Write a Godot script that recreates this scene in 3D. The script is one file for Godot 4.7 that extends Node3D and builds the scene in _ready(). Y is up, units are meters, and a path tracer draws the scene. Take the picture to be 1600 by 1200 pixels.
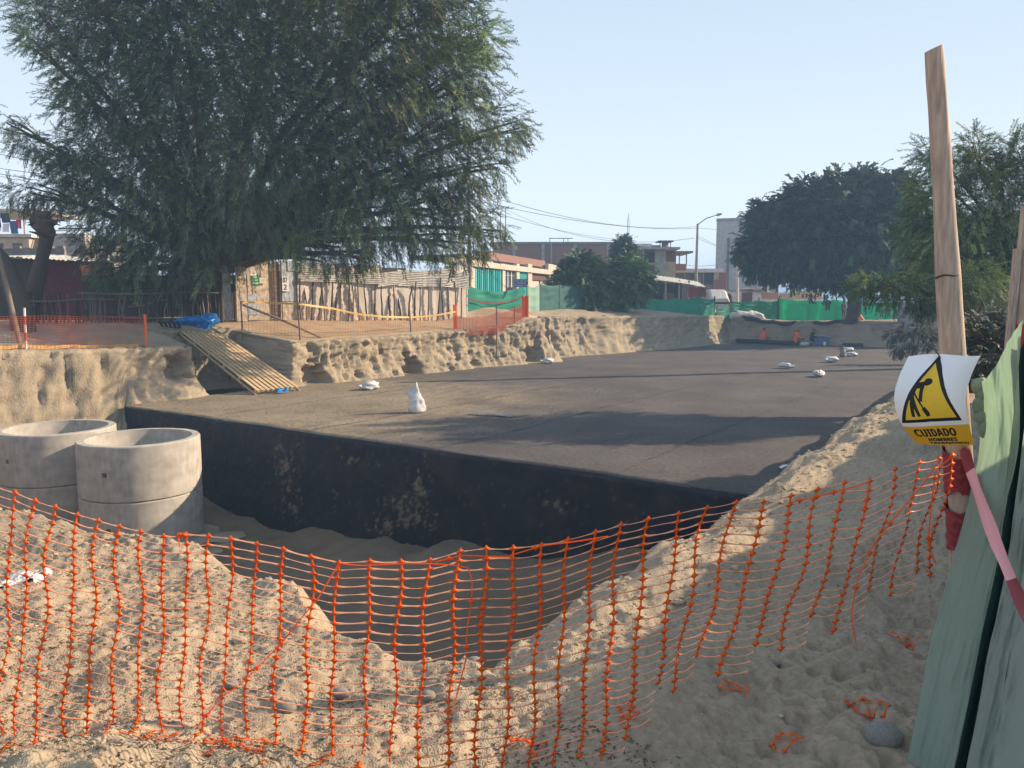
extends Node3D

const F := 1186.0                       # focal length in pixels of a 1600 x 1200 picture
const EYE := 1.5
const SUN_AZ := Vector2(0.967, -0.255)  # towards the sun in plan
const SUN_EL := 26.0
const TANK_TOP := -1.85
const B := Vector3(4.45, 0, -12.9)      # near right corner of the tank; s runs along it, t across it to the left
const NV := Vector3(0.56446, 0, -0.82546)
const LV := Vector3(-0.82546, 0, -0.56446)
var pitch := atan(128.0 / F)
var rng := RandomNumberGenerator.new()
var nA := FastNoiseLite.new()
var nB := FastNoiseLite.new()
var nC := FastNoiseLite.new()
var M := {}
var names := {}


# ---------------------------------------------------------------- mesh building
class MB:
	var v := PackedVector3Array()
	var ix := PackedInt32Array()
	var c := PackedColorArray()
	var uv := PackedVector2Array()
	var col := Color.WHITE
	func vert(p: Vector3, t := Vector2.ZERO) -> int:
		v.append(p); c.append(col); uv.append(t)
		return v.size() - 1
	func tri(a: int, b: int, d: int) -> void:      # counter-clockwise from outside
		ix.append(a); ix.append(d); ix.append(b)
	func quad(a: Vector3, b: Vector3, d: Vector3, e: Vector3) -> void:
		var i := vert(a, Vector2(0, 1)); vert(b, Vector2(1, 1)); vert(d, Vector2(1, 0)); vert(e, Vector2(0, 0))
		tri(i, i + 1, i + 2); tri(i, i + 2, i + 3)
	func box(x: Transform3D, s: Vector3) -> void:
		var h := s * 0.5
		var k := minf(0.012, minf(h.x, minf(h.y, h.z)) * 0.22)
		for ax in 3:
			for sg in [-1.0, 1.0]:
				var n := Vector3.ZERO; n[ax] = sg
				var p := Vector3.ZERO; p[(ax + 1) % 3] = 1
				var q := n.cross(p)
				var hn: float = h[ax]; var hp: float = h[(ax + 1) % 3] - k; var hq: float = h[(ax + 2) % 3] - k
				quad(x * (n * hn - p * hp - q * hq), x * (n * hn + p * hp - q * hq), x * (n * hn + p * hp + q * hq), x * (n * hn - p * hp + q * hq))
				if sg > 0:      # four chamfers along axis ax
					for e in 4:
						var a1 := (ax + 1) % 3; var a2 := (ax + 2) % 3
						var s1 := 1.0 if e < 2 else -1.0; var s2 := 1.0 if e % 2 == 0 else -1.0
						var m0 := Vector3.ZERO; m0[a1] = s1 * h[a1]; m0[a2] = s2 * (h[a2] - k)
						var m1 := Vector3.ZERO; m1[a1] = s1 * (h[a1] - k); m1[a2] = s2 * h[a2]
						var u := Vector3.ZERO; u[ax] = h[ax] - k
						if s1 * s2 > 0: quad(x * (m0 - u), x * (m1 - u), x * (m1 + u), x * (m0 + u))
						else: quad(x * (m1 - u), x * (m0 - u), x * (m0 + u), x * (m1 + u))
	func bar(a: Vector3, b: Vector3, w: float, d: float) -> void:
		var y := (b - a).normalized()
		var r := Vector3.RIGHT if absf(y.x) < 0.8 else Vector3.UP
		var z := r.cross(y).normalized()
		box(Transform3D(Basis(y.cross(z), y, z), (a + b) * 0.5), Vector3(w, a.distance_to(b), d))
	func tube(pts: Array, radii: Array, sides := 8, cap := true, wob := 0.0, rg: RandomNumberGenerator = null) -> void:
		var first := v.size()
		var up := Vector3.UP
		var n := pts.size()
		var ref := Vector3(0.31, 0.1, 0.95)
		for i in n:
			var d: Vector3 = (pts[mini(i + 1, n - 1)] - pts[maxi(i - 1, 0)]).normalized()
			var x := ref - d * ref.dot(d)
			if x.length() < 0.15: x = up - d * up.dot(d)
			x = x.normalized()
			var y := d.cross(x)
			for k in sides:
				var a := TAU * k / sides
				var r: float = radii[mini(i, radii.size() - 1)]
				if rg: r *= 1.0 + rg.randf_range(-wob, wob)
				vert(pts[i] + (x * cos(a) + y * sin(a)) * r, Vector2(float(k) / sides, i))
		for i in n - 1:
			for k in sides:
				var a := first + i * sides + k; var b := first + i * sides + (k + 1) % sides
				tri(a, b, b + sides); tri(a, b + sides, a + sides)
		if cap:
			for e in 2:
				var o := vert(pts[0] if e == 0 else pts[n - 1])
				var f := v.size()
				for k in sides: vert(v[first + (0 if e == 0 else (n - 1) * sides) + k])
				for k in sides:
					if e == 0: tri(o, f + (k + 1) % sides, f + k)
					else: tri(o, f + k, f + (k + 1) % sides)
	func grid(nu: int, nv: int, fn: Callable, flip := false) -> void:   # fn(a, b) -> Vector3, a along, b up
		var f := v.size()
		for j in nv + 1:
			for i in nu + 1:
				vert(fn.call(float(i) / nu, float(j) / nv), Vector2(float(i) / nu, 1.0 - float(j) / nv))
		for j in nv:
			for i in nu:
				var a := f + j * (nu + 1) + i
				if flip:
					tri(a, a + nu + 2, a + 1); tri(a, a + nu + 1, a + nu + 2)
				else:
					tri(a, a + 1, a + nu + 2); tri(a, a + nu + 2, a + nu + 1)
	func lump(at: Vector3, r: Vector3, nz: FastNoiseLite, amp: float, nu := 12, nv := 8, fr := 1.0) -> void:
		var f := v.size()
		for j in nv + 1:
			for i in nu:
				var th := PI * j / nv; var ph := TAU * i / nu
				var d := Vector3(sin(th) * cos(ph), -cos(th), sin(th) * sin(ph))
				vert(at + d * r * (1.0 + amp * nz.get_noise_3dv((at + d * r.length()) * fr)))
		for j in nv:
			for i in nu:
				var a := f + j * nu + i; var b := f + j * nu + (i + 1) % nu
				tri(a, b + nu, b); tri(a, a + nu, b + nu)
	func mesh() -> ArrayMesh:
		var n := PackedVector3Array(); n.resize(v.size())
		for i in range(0, ix.size(), 3):
			var a := ix[i]; var b := ix[i + 1]; var d := ix[i + 2]
			var q := (v[d] - v[a]).cross(v[b] - v[a])
			n[a] += q; n[b] += q; n[d] += q
		for i in n.size():
			n[i] = n[i].normalized() if n[i].length_squared() > 1e-20 else Vector3.UP
		var ar := []; ar.resize(Mesh.ARRAY_MAX)
		ar[Mesh.ARRAY_VERTEX] = v; ar[Mesh.ARRAY_NORMAL] = n; ar[Mesh.ARRAY_COLOR] = c; ar[Mesh.ARRAY_TEX_UV] = uv; ar[Mesh.ARRAY_INDEX] = ix
		var m := ArrayMesh.new()
		m.add_surface_from_arrays(Mesh.PRIMITIVE_TRIANGLES, ar)
		return m


func numbered(called: String) -> String:
	var k: int = names.get(called, 0)
	names[called] = k + 1
	return called if k == 0 else "%s_%03d" % [called, k]

func obj(called: String, mb, m: Material, parent: Node3D = null, at := Transform3D()) -> MeshInstance3D:
	var o := MeshInstance3D.new()
	o.mesh = mb.mesh() if mb is MB else mb
	o.material_override = m
	o.transform = at
	if parent:
		o.name = called
		parent.add_child(o, true)
	else:
		o.name = numbered(called)
		add_child(o)
	return o

func base(called: String, at := Vector3.ZERO) -> Node3D:
	var o := Node3D.new()
	o.name = numbered(called)
	o.position = at
	add_child(o)
	return o

func tag(o: Node3D, label: String, category: String, group := "") -> Node3D:
	o.set_meta("label", label); o.set_meta("category", category)
	if group: o.set_meta("group", group)
	return o

func structure(o: Node3D) -> Node3D:
	o.set_meta("kind", "structure")
	return o

func stuff(o: Node3D) -> Node3D:
	o.set_meta("kind", "stuff")
	return o

func part(called: String, mb, m: Material, parent: Node3D) -> MeshInstance3D:   # geometry given in world, kept under a parent that only moved
	return obj(called, mb, m, parent, parent.global_transform.affine_inverse())


# ---------------------------------------------------------------- where things are
func ray(u: float, v: float) -> Vector3:          # direction for one metre of depth
	var a := (u - 800.0) / F; var b := (v - 600.0) / F
	var c := cos(pitch); var s := sin(pitch)
	var z := c - b * s
	return Vector3(a / z, (-b * c - s) / z, -1.0)

func R(u: float, v: float, d: float) -> Vector3:
	return Vector3(0, EYE, 0) + ray(u, v) * d

func on(u: float, v: float, y: float) -> Vector3:  # where a sight line meets the height y
	var r := ray(u, v)
	return Vector3(0, EYE, 0) + r * ((y - EYE) / r.y)

func gp(u: float, d: float, lift := 0.0) -> Vector3:  # a point of the ground
	var p := R(u, 490, d)
	p.y = ground_at(p) + lift
	return p

func w(s: float, t: float, y := 0.0) -> Vector3:
	return B + NV * s + LV * t + Vector3(0, y, 0)

func st(p: Vector3) -> Vector2:
	var r := p - B
	return Vector2(r.x * NV.x + r.z * NV.z, r.x * LV.x + r.z * LV.z)

func edge_d(u: float, off := 0.4) -> float:        # how far along this column the left bank top begins
	var d := 14.0
	while d < 60.0:
		var q := st(R(u, 490, d))
		if q.y > left_edge(q.x) + off: return d
		d += 0.1
	return d

func table(x: float, a: Array) -> float:          # x0, y0, x1, y1 ... smoothly
	if x <= a[0]: return a[1]
	for i in range(2, a.size(), 2):
		if x < a[i]:
			var k: float = (x - a[i - 2]) / (a[i] - a[i - 2])
			return lerpf(a[i - 1], a[i + 1], k * k * (3.0 - 2.0 * k))
	return a[a.size() - 1]

func left_edge(s: float) -> float:                # rim of the pit at the left, cut back where the ramp comes down
	return left_line(s) + 3.0 * smoothstep(2.7, 3.2, s) * (1.0 - smoothstep(6.3, 6.8, s))

func left_line(s: float) -> float:
	return table(s, [-9, 22.3, -4, 21.7, 0, 21.2, 4, 20.9, 6.7, 20.7, 11, 20.4, 17.6, 20.1, 22, 19.4, 23.8, 19.0, 24.6, 20.8, 28, 20.3, 33, 19.1, 39, 18.1, 46, 17.7, 50, 17.4])

func plateau(s: float, t: float) -> float:
	var yl := table(s, [-10, 0, -4, -0.02, 0, -0.12, 6.7, -0.2, 11, -0.14, 17.6, -0.02, 21, 0.2, 23.6, 0.55, 38, 0.45, 50, 0.3])
	yl += clampf((t - left_line(s)) * 0.17, 0.0, 0.8)
	var yf := table(t, [-2, 0, 4, 0.05, 8, -0.05, 13, -0.1, 17.5, 0.3, 24, 0.9])
	var a := smoothstep(10.0, 17.0, t)
	return lerpf(yl * a, yf, smoothstep(48.0, 51.0, s))

func crest(t: float) -> float:                    # near rim of the pit
	return table(t, [-3, -11.0, -1.8, -10.95, -1.0, -11.05, -0.45, -10.7, 1.5, -10.75, 4, -10.9, 22, -11.0])

func height(s: float, t: float) -> float:
	var p := plateau(s, t)
	var y := p
	var le := left_edge(s)
	var sc := crest(t)
	if s < 49.9 and t < le + 0.5 and t > -2.4 and s > sc - 0.4:
		var wob := lerpf(0.16, 0.30, smoothstep(-0.5, 2.0, t)) * nA.get_noise_2d(s * 2.2, t * 2.2) + 0.05 * nA.get_noise_2d(s * 7.0, t * 7.0) * smoothstep(-4.0, -8.0, s)
		var near := -(s - sc - 0.15 + wob) * 1.45
		if near > 0: near = 0.0
		var yr := table(t + wob, [-2.05, 0, -1.75, -0.12, -1.2, -1.0, -0.2, -2.1, 2, -3.15, 5, -3.85, 8, -4.15, 11, -4.6, 14, -4.72])
		if s > -0.8:
			yr = lerpf(yr, maxf(yr, -2.15) if t < -0.4 else -2.4, smoothstep(0.06, 0.4, s) if t > -0.6 else smoothstep(-0.8, 0.5, s))
		if s < -0.8:                                 # away from the wall the side of the pit is steeper
			var ys := table(t + wob, [-2.05, 0, -1.75, -0.12, -1.2, -1.0, -0.2, -2.3, 1.2, -4.3, 2.2, -4.7])
			yr = lerpf(yr, ys, smoothstep(-1.2, -2.6, s))
		var deep := yr
		if s < 0.8:
			deep = yr + 0.55 * smoothstep(5.0, 8.0, t) * smoothstep(2.4, 0.0, absf(s + 0.2)) * maxf(0.0, nA.get_noise_2d(t * 0.9, s * 0.6 + 3.0) + 0.35)
		y = maxf(deep, near) if near < 0 else 0.0
		if near >= 0.0: y = maxf(0.0, y)
		y = minf(y, 0.0) if t < 15.0 else y
	return y

func ground_at(p: Vector3) -> float:
	var q := st(p)
	return height(q.x, q.y) + roughness(q.x, q.y, p)

func roughness(s: float, t: float, p: Vector3) -> float:
	var d := Vector2(p.x, p.z).length()
	var y := 0.0
	var fine := 1.0 - smoothstep(9.0, 22.0, d)
	var wide := 1.0 - smoothstep(120.0, 300.0, d)
	y += 0.07 * nA.get_noise_2d(p.x * 3.0, p.z * 3.0) * wide
	if fine > 0.0:
		var trod := smoothstep(-2.2, -3.0, t)      # the trodden strip by the fence
		var pit := smoothstep(1.0, -1.0, s - crest(t) - 2.0)
		y += fine * 0.050 * nB.get_noise_2d(p.x * 2.2, p.z * 2.2)
		var lum := nB.get_noise_2d(p.x * 7.0 + 40.0, p.z * 7.0)
		y += fine * (0.018 + 0.008 * pit) * maxf(0.0, lum + 0.05) * 1.6 * (1.0 + 0.1 * trod)
		y += fine * 0.012 * maxf(-0.2, nC.get_noise_2d(p.x * 13.0, p.z * 13.0))
		pass
		if trod > 0.0:                              # heel marks
			y -= trod * 0.026 * smoothstep(0.15, 0.45, nC.get_noise_2d(p.x * 6.5, p.z * 6.5 + 90.0))
		# the heap of spoil at the left and the low one by the bottom left corner
		y += 0.05 * exp(-(Vector2(p.x + 2.25, p.z + 4.55).length_squared()) / 0.25)
		y -= 0.075 * smoothstep(-0.3, 0.5, t) * smoothstep(-12.0, -11.0, s)
		y += 0.16 * exp(-(Vector2(p.x + 1.25, p.z + 1.95).length_squared()) / 0.16)
	return y


# ---------------------------------------------------------------- materials
func lin(r: float, g: float, b: float) -> Color:
	return Color(r, g, b).linear_to_srgb()

func noise_tex(freq: float, lo: float, hi: float, seed_: int, size := 512, oct := 5, kind := FastNoiseLite.TYPE_SIMPLEX_SMOOTH, bias := 0.5) -> NoiseTexture2D:
	var n := FastNoiseLite.new()
	n.seed = seed_; n.frequency = freq; n.fractal_octaves = oct; n.noise_type = kind
	var x := NoiseTexture2D.new()
	x.width = size; x.height = size; x.seamless = true; x.noise = n
	var g := Gradient.new()
	g.offsets = PackedFloat32Array([0.0, bias, 1.0])
	var m := lerpf(lo, hi, 0.55)
	g.colors = PackedColorArray([Color(lo, lo, lo), Color(m, m, m), Color(hi, hi, hi)])
	x.color_ramp = g
	return x

func mat(key: String, c: Color, rough := 0.9, tex: Texture2D = null, sc := Vector3.ONE, world := true) -> StandardMaterial3D:
	var m := StandardMaterial3D.new()
	m.resource_name = key
	m.albedo_color = c; m.roughness = rough
	m.metallic_specular = 0.35
	if tex:
		m.albedo_texture = tex
		m.uv1_triplanar = true; m.uv1_world_triplanar = world; m.uv1_scale = sc
	M[key] = m
	return m

func relief(m: StandardMaterial3D, tex: Texture2D, cm: float) -> void:
	m.heightmap_enabled = true; m.heightmap_texture = tex; m.heightmap_scale = cm

func materials() -> void:
	var t_soft := noise_tex(0.010, 0.80, 1.0, 3)
	var t_fine := noise_tex(0.055, 0.74, 1.0, 4)
	var t_grit := noise_tex(0.15, 0.0, 1.0, 9, 1024, 3, FastNoiseLite.TYPE_PERLIN)
	var t_stain := noise_tex(0.018, 0.5, 1.0, 11, 512, 6)
	M.t_soft = t_soft; M.t_fine = t_fine; M.t_grit = t_grit; M.t_stain = t_stain
	var soil := mat("soil", lin(0.60, 0.485, 0.365), 0.97, t_fine, Vector3.ONE * 0.9)
	soil.vertex_color_use_as_albedo = true
	soil.detail_enabled = true; soil.detail_albedo = t_soft; soil.detail_blend_mode = BaseMaterial3D.BLEND_MODE_MUL
	soil.detail_uv_layer = BaseMaterial3D.DETAIL_UV_2; soil.uv2_triplanar = true; soil.uv2_world_triplanar = true; soil.uv2_scale = Vector3.ONE * 0.13
	relief(soil, t_grit, 0.55)
	var bank := soil.duplicate(); bank.resource_name = "bank"; bank.albedo_color = lin(0.55, 0.47, 0.365); M.bank = bank
	relief(bank, t_fine, 5.0); bank.uv1_scale = Vector3(0.8, 0.3, 0.8)
	var clod := mat("clod", lin(0.55, 0.46, 0.34), 0.97, t_fine, Vector3.ONE * 2.0); clod.vertex_color_use_as_albedo = true
	mat("stone", lin(0.27, 0.25, 0.23), 0.85, t_fine, Vector3.ONE * 2.2)
	var cover := mat("cover", lin(0.36, 0.315, 0.265), 0.93, t_fine, Vector3(0.25, 0.25, 0.25)); cover.vertex_color_use_as_albedo = true
	cover.detail_enabled = true; cover.detail_albedo = t_soft; cover.detail_blend_mode = BaseMaterial3D.BLEND_MODE_MUL
	cover.detail_uv_layer = BaseMaterial3D.DETAIL_UV_2; cover.uv2_triplanar = true; cover.uv2_world_triplanar = true; cover.uv2_scale = Vector3.ONE * 0.05
	relief(cover, t_fine, 1.0)
	var wall := mat("membrane", lin(0.030, 0.034, 0.050), 0.62, t_soft, Vector3.ONE * 0.2); wall.vertex_color_use_as_albedo = true
	relief(wall, t_soft, 5.0)
	var concrete := mat("concrete", lin(0.545, 0.505, 0.465), 0.9, t_soft, Vector3.ONE * 0.45)
	concrete.detail_enabled = true; concrete.detail_albedo = noise_tex(0.022, 0.86, 1.0, 33, 512, 6); concrete.detail_blend_mode = BaseMaterial3D.BLEND_MODE_MUL
	concrete.detail_uv_layer = BaseMaterial3D.DETAIL_UV_2; concrete.uv2_triplanar = true; concrete.uv2_scale = Vector3(0.6, 0.14, 0.6)
	relief(concrete, t_fine, 0.4)
	mat("hole", lin(0.02, 0.02, 0.02))
	var post := mat("post", lin(0.62, 0.475, 0.385), 0.8, noise_tex(0.02, 0.66, 1.0, 21, 512, 6), Vector3(5.0, 0.55, 5.0), false)
	relief(post, t_fine, 0.25)
	mat("pale_wood", lin(0.66, 0.48, 0.29), 0.85, M.post.albedo_texture, Vector3(1.2, 1.2, 1.2), false)
	mat("grey_wood", lin(0.27, 0.21, 0.165), 0.9, M.post.albedo_texture, Vector3(3, 0.4, 3), false)
	mat("dark_wood", lin(0.10, 0.078, 0.062), 0.9, M.post.albedo_texture, Vector3(3, 0.4, 3), false)
	mat("bark", lin(0.115, 0.088, 0.068), 0.95, t_fine, Vector3(1.4, 0.4, 1.4))
	relief(M.bark, t_fine, 4.0)
	for a in [["net", Color(1.0, 0.205, 0.02), 0.4], ["far_net", Color(0.80, 0.22, 0.08), 0.6]]:
		var m := mat(a[0], lin(a[1].r, a[1].g, a[1].b), a[2]); m.vertex_color_use_as_albedo = true
		m.backlight_enabled = true; m.backlight = Color(1.0, 0.9, 0.8)
	var np := mat("net_pale", lin(0.98, 0.31, 0.10), 0.35); np.backlight_enabled = true; np.backlight = Color(1.0, 1.0, 1.0)
	mat("sack", lin(0.76, 0.75, 0.76), 0.6, t_fine, Vector3.ONE * 1.5)
	M.sack.backlight_enabled = true; M.sack.backlight = Color(0.18, 0.18, 0.18)
	relief(M.sack, t_fine, 2.5)
	mat("grey_sack", lin(0.25, 0.25, 0.27), 0.7, t_fine, Vector3.ONE * 1.5)
	mat("tarp", lin(0.010, 0.21, 0.62), 0.38, t_fine, Vector3.ONE * 0.8)
	mat("black", lin(0.022, 0.022, 0.026), 0.6, t_soft, Vector3.ONE)
	mat("red", lin(0.55, 0.05, 0.045), 0.5, t_soft, Vector3.ONE * 2.0)
	mat("red_tape", lin(0.24, 0.035, 0.045), 0.4); M.red_tape.backlight_enabled = true; M.red_tape.backlight = Color(0.12, 0.012, 0.015)
	mat("pink_tape", lin(0.80, 0.34, 0.36), 0.32); M.pink_tape.backlight_enabled = true; M.pink_tape.backlight = Color(0.35, 0.1, 0.1)
	mat("yellow_tape", lin(0.60, 0.39, 0.13), 0.45)
	mat("white", lin(0.74, 0.73, 0.71), 0.6, t_soft, Vector3.ONE * 0.5)
	mat("wire", lin(0.05, 0.05, 0.05), 0.5)
	mat("galvanised", lin(0.42, 0.43, 0.44), 0.45, t_soft, Vector3.ONE); M.galvanised.metallic = 0.4
	mat("tin", lin(0.86, 0.83, 0.76), 0.55, t_stain, Vector3(0.4, 0.8, 0.4)); M.tin.metallic = 0.1
	mat("rusty", lin(0.30, 0.20, 0.14), 0.8, t_stain, Vector3(0.4, 0.8, 0.4))
	mat("plywood", lin(0.84, 0.69, 0.55), 0.85, t_stain, Vector3(0.9, 0.35, 0.9))
	mat("blue_paint", lin(0.60, 0.68, 0.78), 0.75, t_stain, Vector3(1.2, 0.3, 1.2))
	mat("matting", lin(0.78, 0.70, 0.63), 0.95, t_fine, Vector3(1.2, 0.9, 1.2))
	relief(M.matting, t_fine, 1.0)
	for a in [["shade_teal", 0.030, 0.32, 0.235], ["shade_bright", 0.03, 0.66, 0.47], ["shade_dark", 0.030, 0.13, 0.125], ["shade_sage", 0.27, 0.46, 0.38]]:
		var m := mat(a[0], lin(a[1], a[2], a[3]), 0.7, t_fine, Vector3(0.9, 0.5, 0.9))
		m.backlight_enabled = true; m.backlight = Color(a[1] * 0.9, a[2] * 0.9, a[3] * 0.9)
	M.shade_bright.backlight = Color(0.05, 1.0, 0.72); M.shade_teal.backlight = Color(0.06, 0.7, 0.5)
	var stripes := Image.create(256, 256, false, Image.FORMAT_RGB8)
	for y in 256:
		for x in 256:
			var k := 0.70 + 0.18 * float(y % 4 < 2) + 0.12 * float((x * 7 + y * 13 + (x * y) % 11) % 5) / 5.0
			stripes.set_pixel(x, y, Color(k, k, k))
	var cur := mat("curtain", Color(lin(0.50, 0.62, 0.53), 0.93), 0.6)
	cur.transparency = BaseMaterial3D.TRANSPARENCY_ALPHA
	cur.albedo_texture = ImageTexture.create_from_image(stripes); cur.uv1_scale = Vector3(6, 14, 1)
	cur.backlight_enabled = true; cur.backlight = Color(0.86, 0.95, 0.86)
	cur.rim_enabled = true; cur.rim = 0.5; cur.rim_tint = 0.3
	mat("teal_gate", lin(0.012, 0.24, 0.26), 0.45)
	mat("cream", lin(0.58, 0.52, 0.45), 0.9, t_soft, Vector3.ONE * 0.3)
	mat("pink_brick", lin(0.33, 0.185, 0.155), 0.95, t_fine, Vector3.ONE * 0.5)
	mat("orange_brick", lin(0.50, 0.27, 0.17), 0.95, t_fine, Vector3.ONE * 0.5)
	mat("grey_wall", lin(0.40, 0.37, 0.35), 0.95, t_soft, Vector3.ONE * 0.25)
	mat("dim_wall", lin(0.25, 0.225, 0.21), 0.95, t_soft, Vector3.ONE * 0.25)
	mat("tan_wall", lin(0.52, 0.41, 0.30), 0.95, t_soft, Vector3.ONE * 0.25)
	mat("yellow_wall", lin(0.60, 0.41, 0.18), 0.95, t_soft, Vector3.ONE * 0.25)
	mat("white_wall", lin(0.70, 0.68, 0.65), 0.95, t_soft, Vector3.ONE * 0.25)
	mat("dark_opening", lin(0.035, 0.035, 0.04), 0.6)
	mat("glass", lin(0.06, 0.075, 0.085), 0.12)
	mat("door_brown", lin(0.12, 0.05, 0.04), 0.6)
	for a in [["navy_cloth", 0.03, 0.045, 0.10], ["blue_cloth", 0.06, 0.13, 0.28], ["pink_cloth", 0.60, 0.42, 0.46], ["red_cloth", 0.42, 0.03, 0.07], ["white_cloth", 0.7, 0.7, 0.74]]:
		mat(a[0], lin(a[1], a[2], a[3]), 0.9)
	mat("red_shed", lin(0.12, 0.025, 0.033), 0.8, t_soft, Vector3.ONE * 0.6)
	mat("vest", lin(0.90, 0.15, 0.03), 0.6)
	mat("body", Color.WHITE, 0.8); M.body.vertex_color_use_as_albedo = true
	mat("helmet", lin(0.75, 0.13, 0.04), 0.4)
	mat("blue_plastic", lin(0.09, 0.13, 0.24), 0.5)
	for a in [["leaf", 0.4], ["leaf_broad", 0.35]]:
		var m := mat(a[0], Color.WHITE, 0.62)
		m.vertex_color_use_as_albedo = true
		m.backlight_enabled = true; m.backlight = Color(0.55, 0.62, 0.30) * a[1] * 1.8
	mat("dry_leaf", Color.WHITE, 0.9); M.dry_leaf.vertex_color_use_as_albedo = true
	var cg: StandardMaterial3D = M.curtain.duplicate(); cg.albedo_color = Color(lin(0.55, 0.61, 0.56), 0.93); M.curtain_grey = cg
	var cd: StandardMaterial3D = M.curtain.duplicate(); cd.albedo_color = Color(lin(0.035, 0.085, 0.08), 1.0); cd.transparency = BaseMaterial3D.TRANSPARENCY_DISABLED; cd.backlight_enabled = false; cd.rim_enabled = false; M.curtain_shadow = cd  # dark copy of the net for the painted shadow between the folds


# ---------------------------------------------------------------- camera, sky, sun
func view() -> void:
	var cam := Camera3D.new()
	cam.name = "camera"
	add_child(cam)
	cam.position = Vector3(0, EYE, 0)
	cam.rotation.x = -pitch
	cam.fov = rad_to_deg(2.0 * atan(600.0 / F))
	cam.near = 0.05; cam.far = 2500.0
	cam.current = true
	var sky_m := ProceduralSkyMaterial.new()
	sky_m.sky_top_color = Color(0.56, 0.63, 0.70)
	sky_m.sky_horizon_color = Color(0.84, 0.87, 0.90)
	sky_m.sky_curve = 0.16
	sky_m.ground_horizon_color = Color(0.62, 0.58, 0.54)
	sky_m.ground_bottom_color = Color(0.45, 0.40, 0.35)
	sky_m.sun_angle_max = 70.0
	sky_m.sun_curve = 0.12
	var sky := Sky.new(); sky.sky_material = sky_m
	var e := Environment.new()
	e.background_mode = Environment.BG_SKY
	e.sky = sky
	e.tonemap_mode = Environment.TONE_MAPPER_LINEAR
	e.tonemap_exposure = 1.9
	e.sdfgi_enabled = true; e.ssao_enabled = true; e.ssil_enabled = true
	e.fog_enabled = true; e.fog_density = 0.0021; e.fog_light_color = Color(0.66, 0.82, 1.0)
	var we := WorldEnvironment.new()
	we.name = "world"
	we.environment = e
	add_child(we)
	var sun := DirectionalLight3D.new()
	sun.name = "sun"
	sun.light_energy = 1.6
	sun.light_color = Color(1.0, 0.90, 0.76)
	sun.light_angular_distance = 0.5
	sun.shadow_enabled = true
	var el := deg_to_rad(SUN_EL)
	var az := SUN_AZ.normalized()
	var to := Vector3(az.x * cos(el), sin(el), az.y * cos(el))
	sun.basis = Basis.looking_at(-to, Vector3.UP)
	add_child(sun)


# ---------------------------------------------------------------- ground
func lines(spec: Array) -> PackedFloat32Array:    # start, [end, step], ...
	var out := PackedFloat32Array([spec[0]])
	var x: float = spec[0]
	for k in range(1, spec.size()):
		var n := int(ceil((spec[k][0] - x) / spec[k][1]))
		for i in n: out.append(lerpf(x, spec[k][0], float(i + 1) / n))
		x = spec[k][0]
	return out

func ground() -> void:
	var sl := lines([-600, [-80, 130], [-20, 15], [-12.6, 0.9], [-9.6, 0.017], [-8.0, 0.05], [0.0, 0.08], [8, 0.25], [49.4, 0.6], [49.9, 0.25], [49.92, 0.02], [60, 1.2], [100, 8], [900, 160]])
	var tl := lines([-900, [-100, 160], [-30, 14], [-8, 1.6], [-4.4, 0.2], [1.7, 0.017], [4, 0.08], [21, 0.16], [26, 0.2], [40, 0.9], [100, 12], [900, 160]])
	var m := MB.new()
	var ns := sl.size(); var nt := tl.size()
	for i in ns:
		for j in nt:
			var s := sl[i]; var t := tl[j]
			var p := w(s, t)
			p.y = height(s, t) + roughness(s, t, p)
			if s > 0.5 and s < 49.0 and t > -0.7 and t < left_edge(s) - 1.0: p.y -= 0.5
			var k := 0.5 + 0.5 * nA.get_noise_2d(p.x * 0.9 + 7.0, p.z * 0.9)
			var k2 := 0.5 + 0.5 * nB.get_noise_2d(p.x * 3.0, p.z * 3.0 + 11.0)
			var c := Color(0.70, 0.68, 0.66).lerp(Color(0.98, 0.97, 0.94), clampf(0.55 * k + 0.45 * k2 + 0.12, 0, 1))
			var orange := smoothstep(20.8, 22.5, t) * smoothstep(4.0, 9.0, s) * (1.0 - smoothstep(24.0, 28.0, s))
			c = c.lerp(Color(1.0, 0.86, 0.72), orange * 0.8)
			if t < -2.4: c = c.lerp(Color(0.74, 0.72, 0.72), 0.6 * smoothstep(-2.4, -3.0, t))
			if p.y < -0.5 and s < 1.0: c = c * Color(1, 1, 1).lerp(Color(0.52, 0.49, 0.48), smoothstep(-0.5, -1.6, p.y))   # shade of the pit painted into the soil colour, darker with depth
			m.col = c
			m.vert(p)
	for i in ns - 1:
		for j in nt - 1:
			var a := i * nt + j
			m.tri(a, a + nt, a + nt + 1); m.tri(a, a + nt + 1, a + 1)
	structure(obj("ground", m, M.soil))

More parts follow.
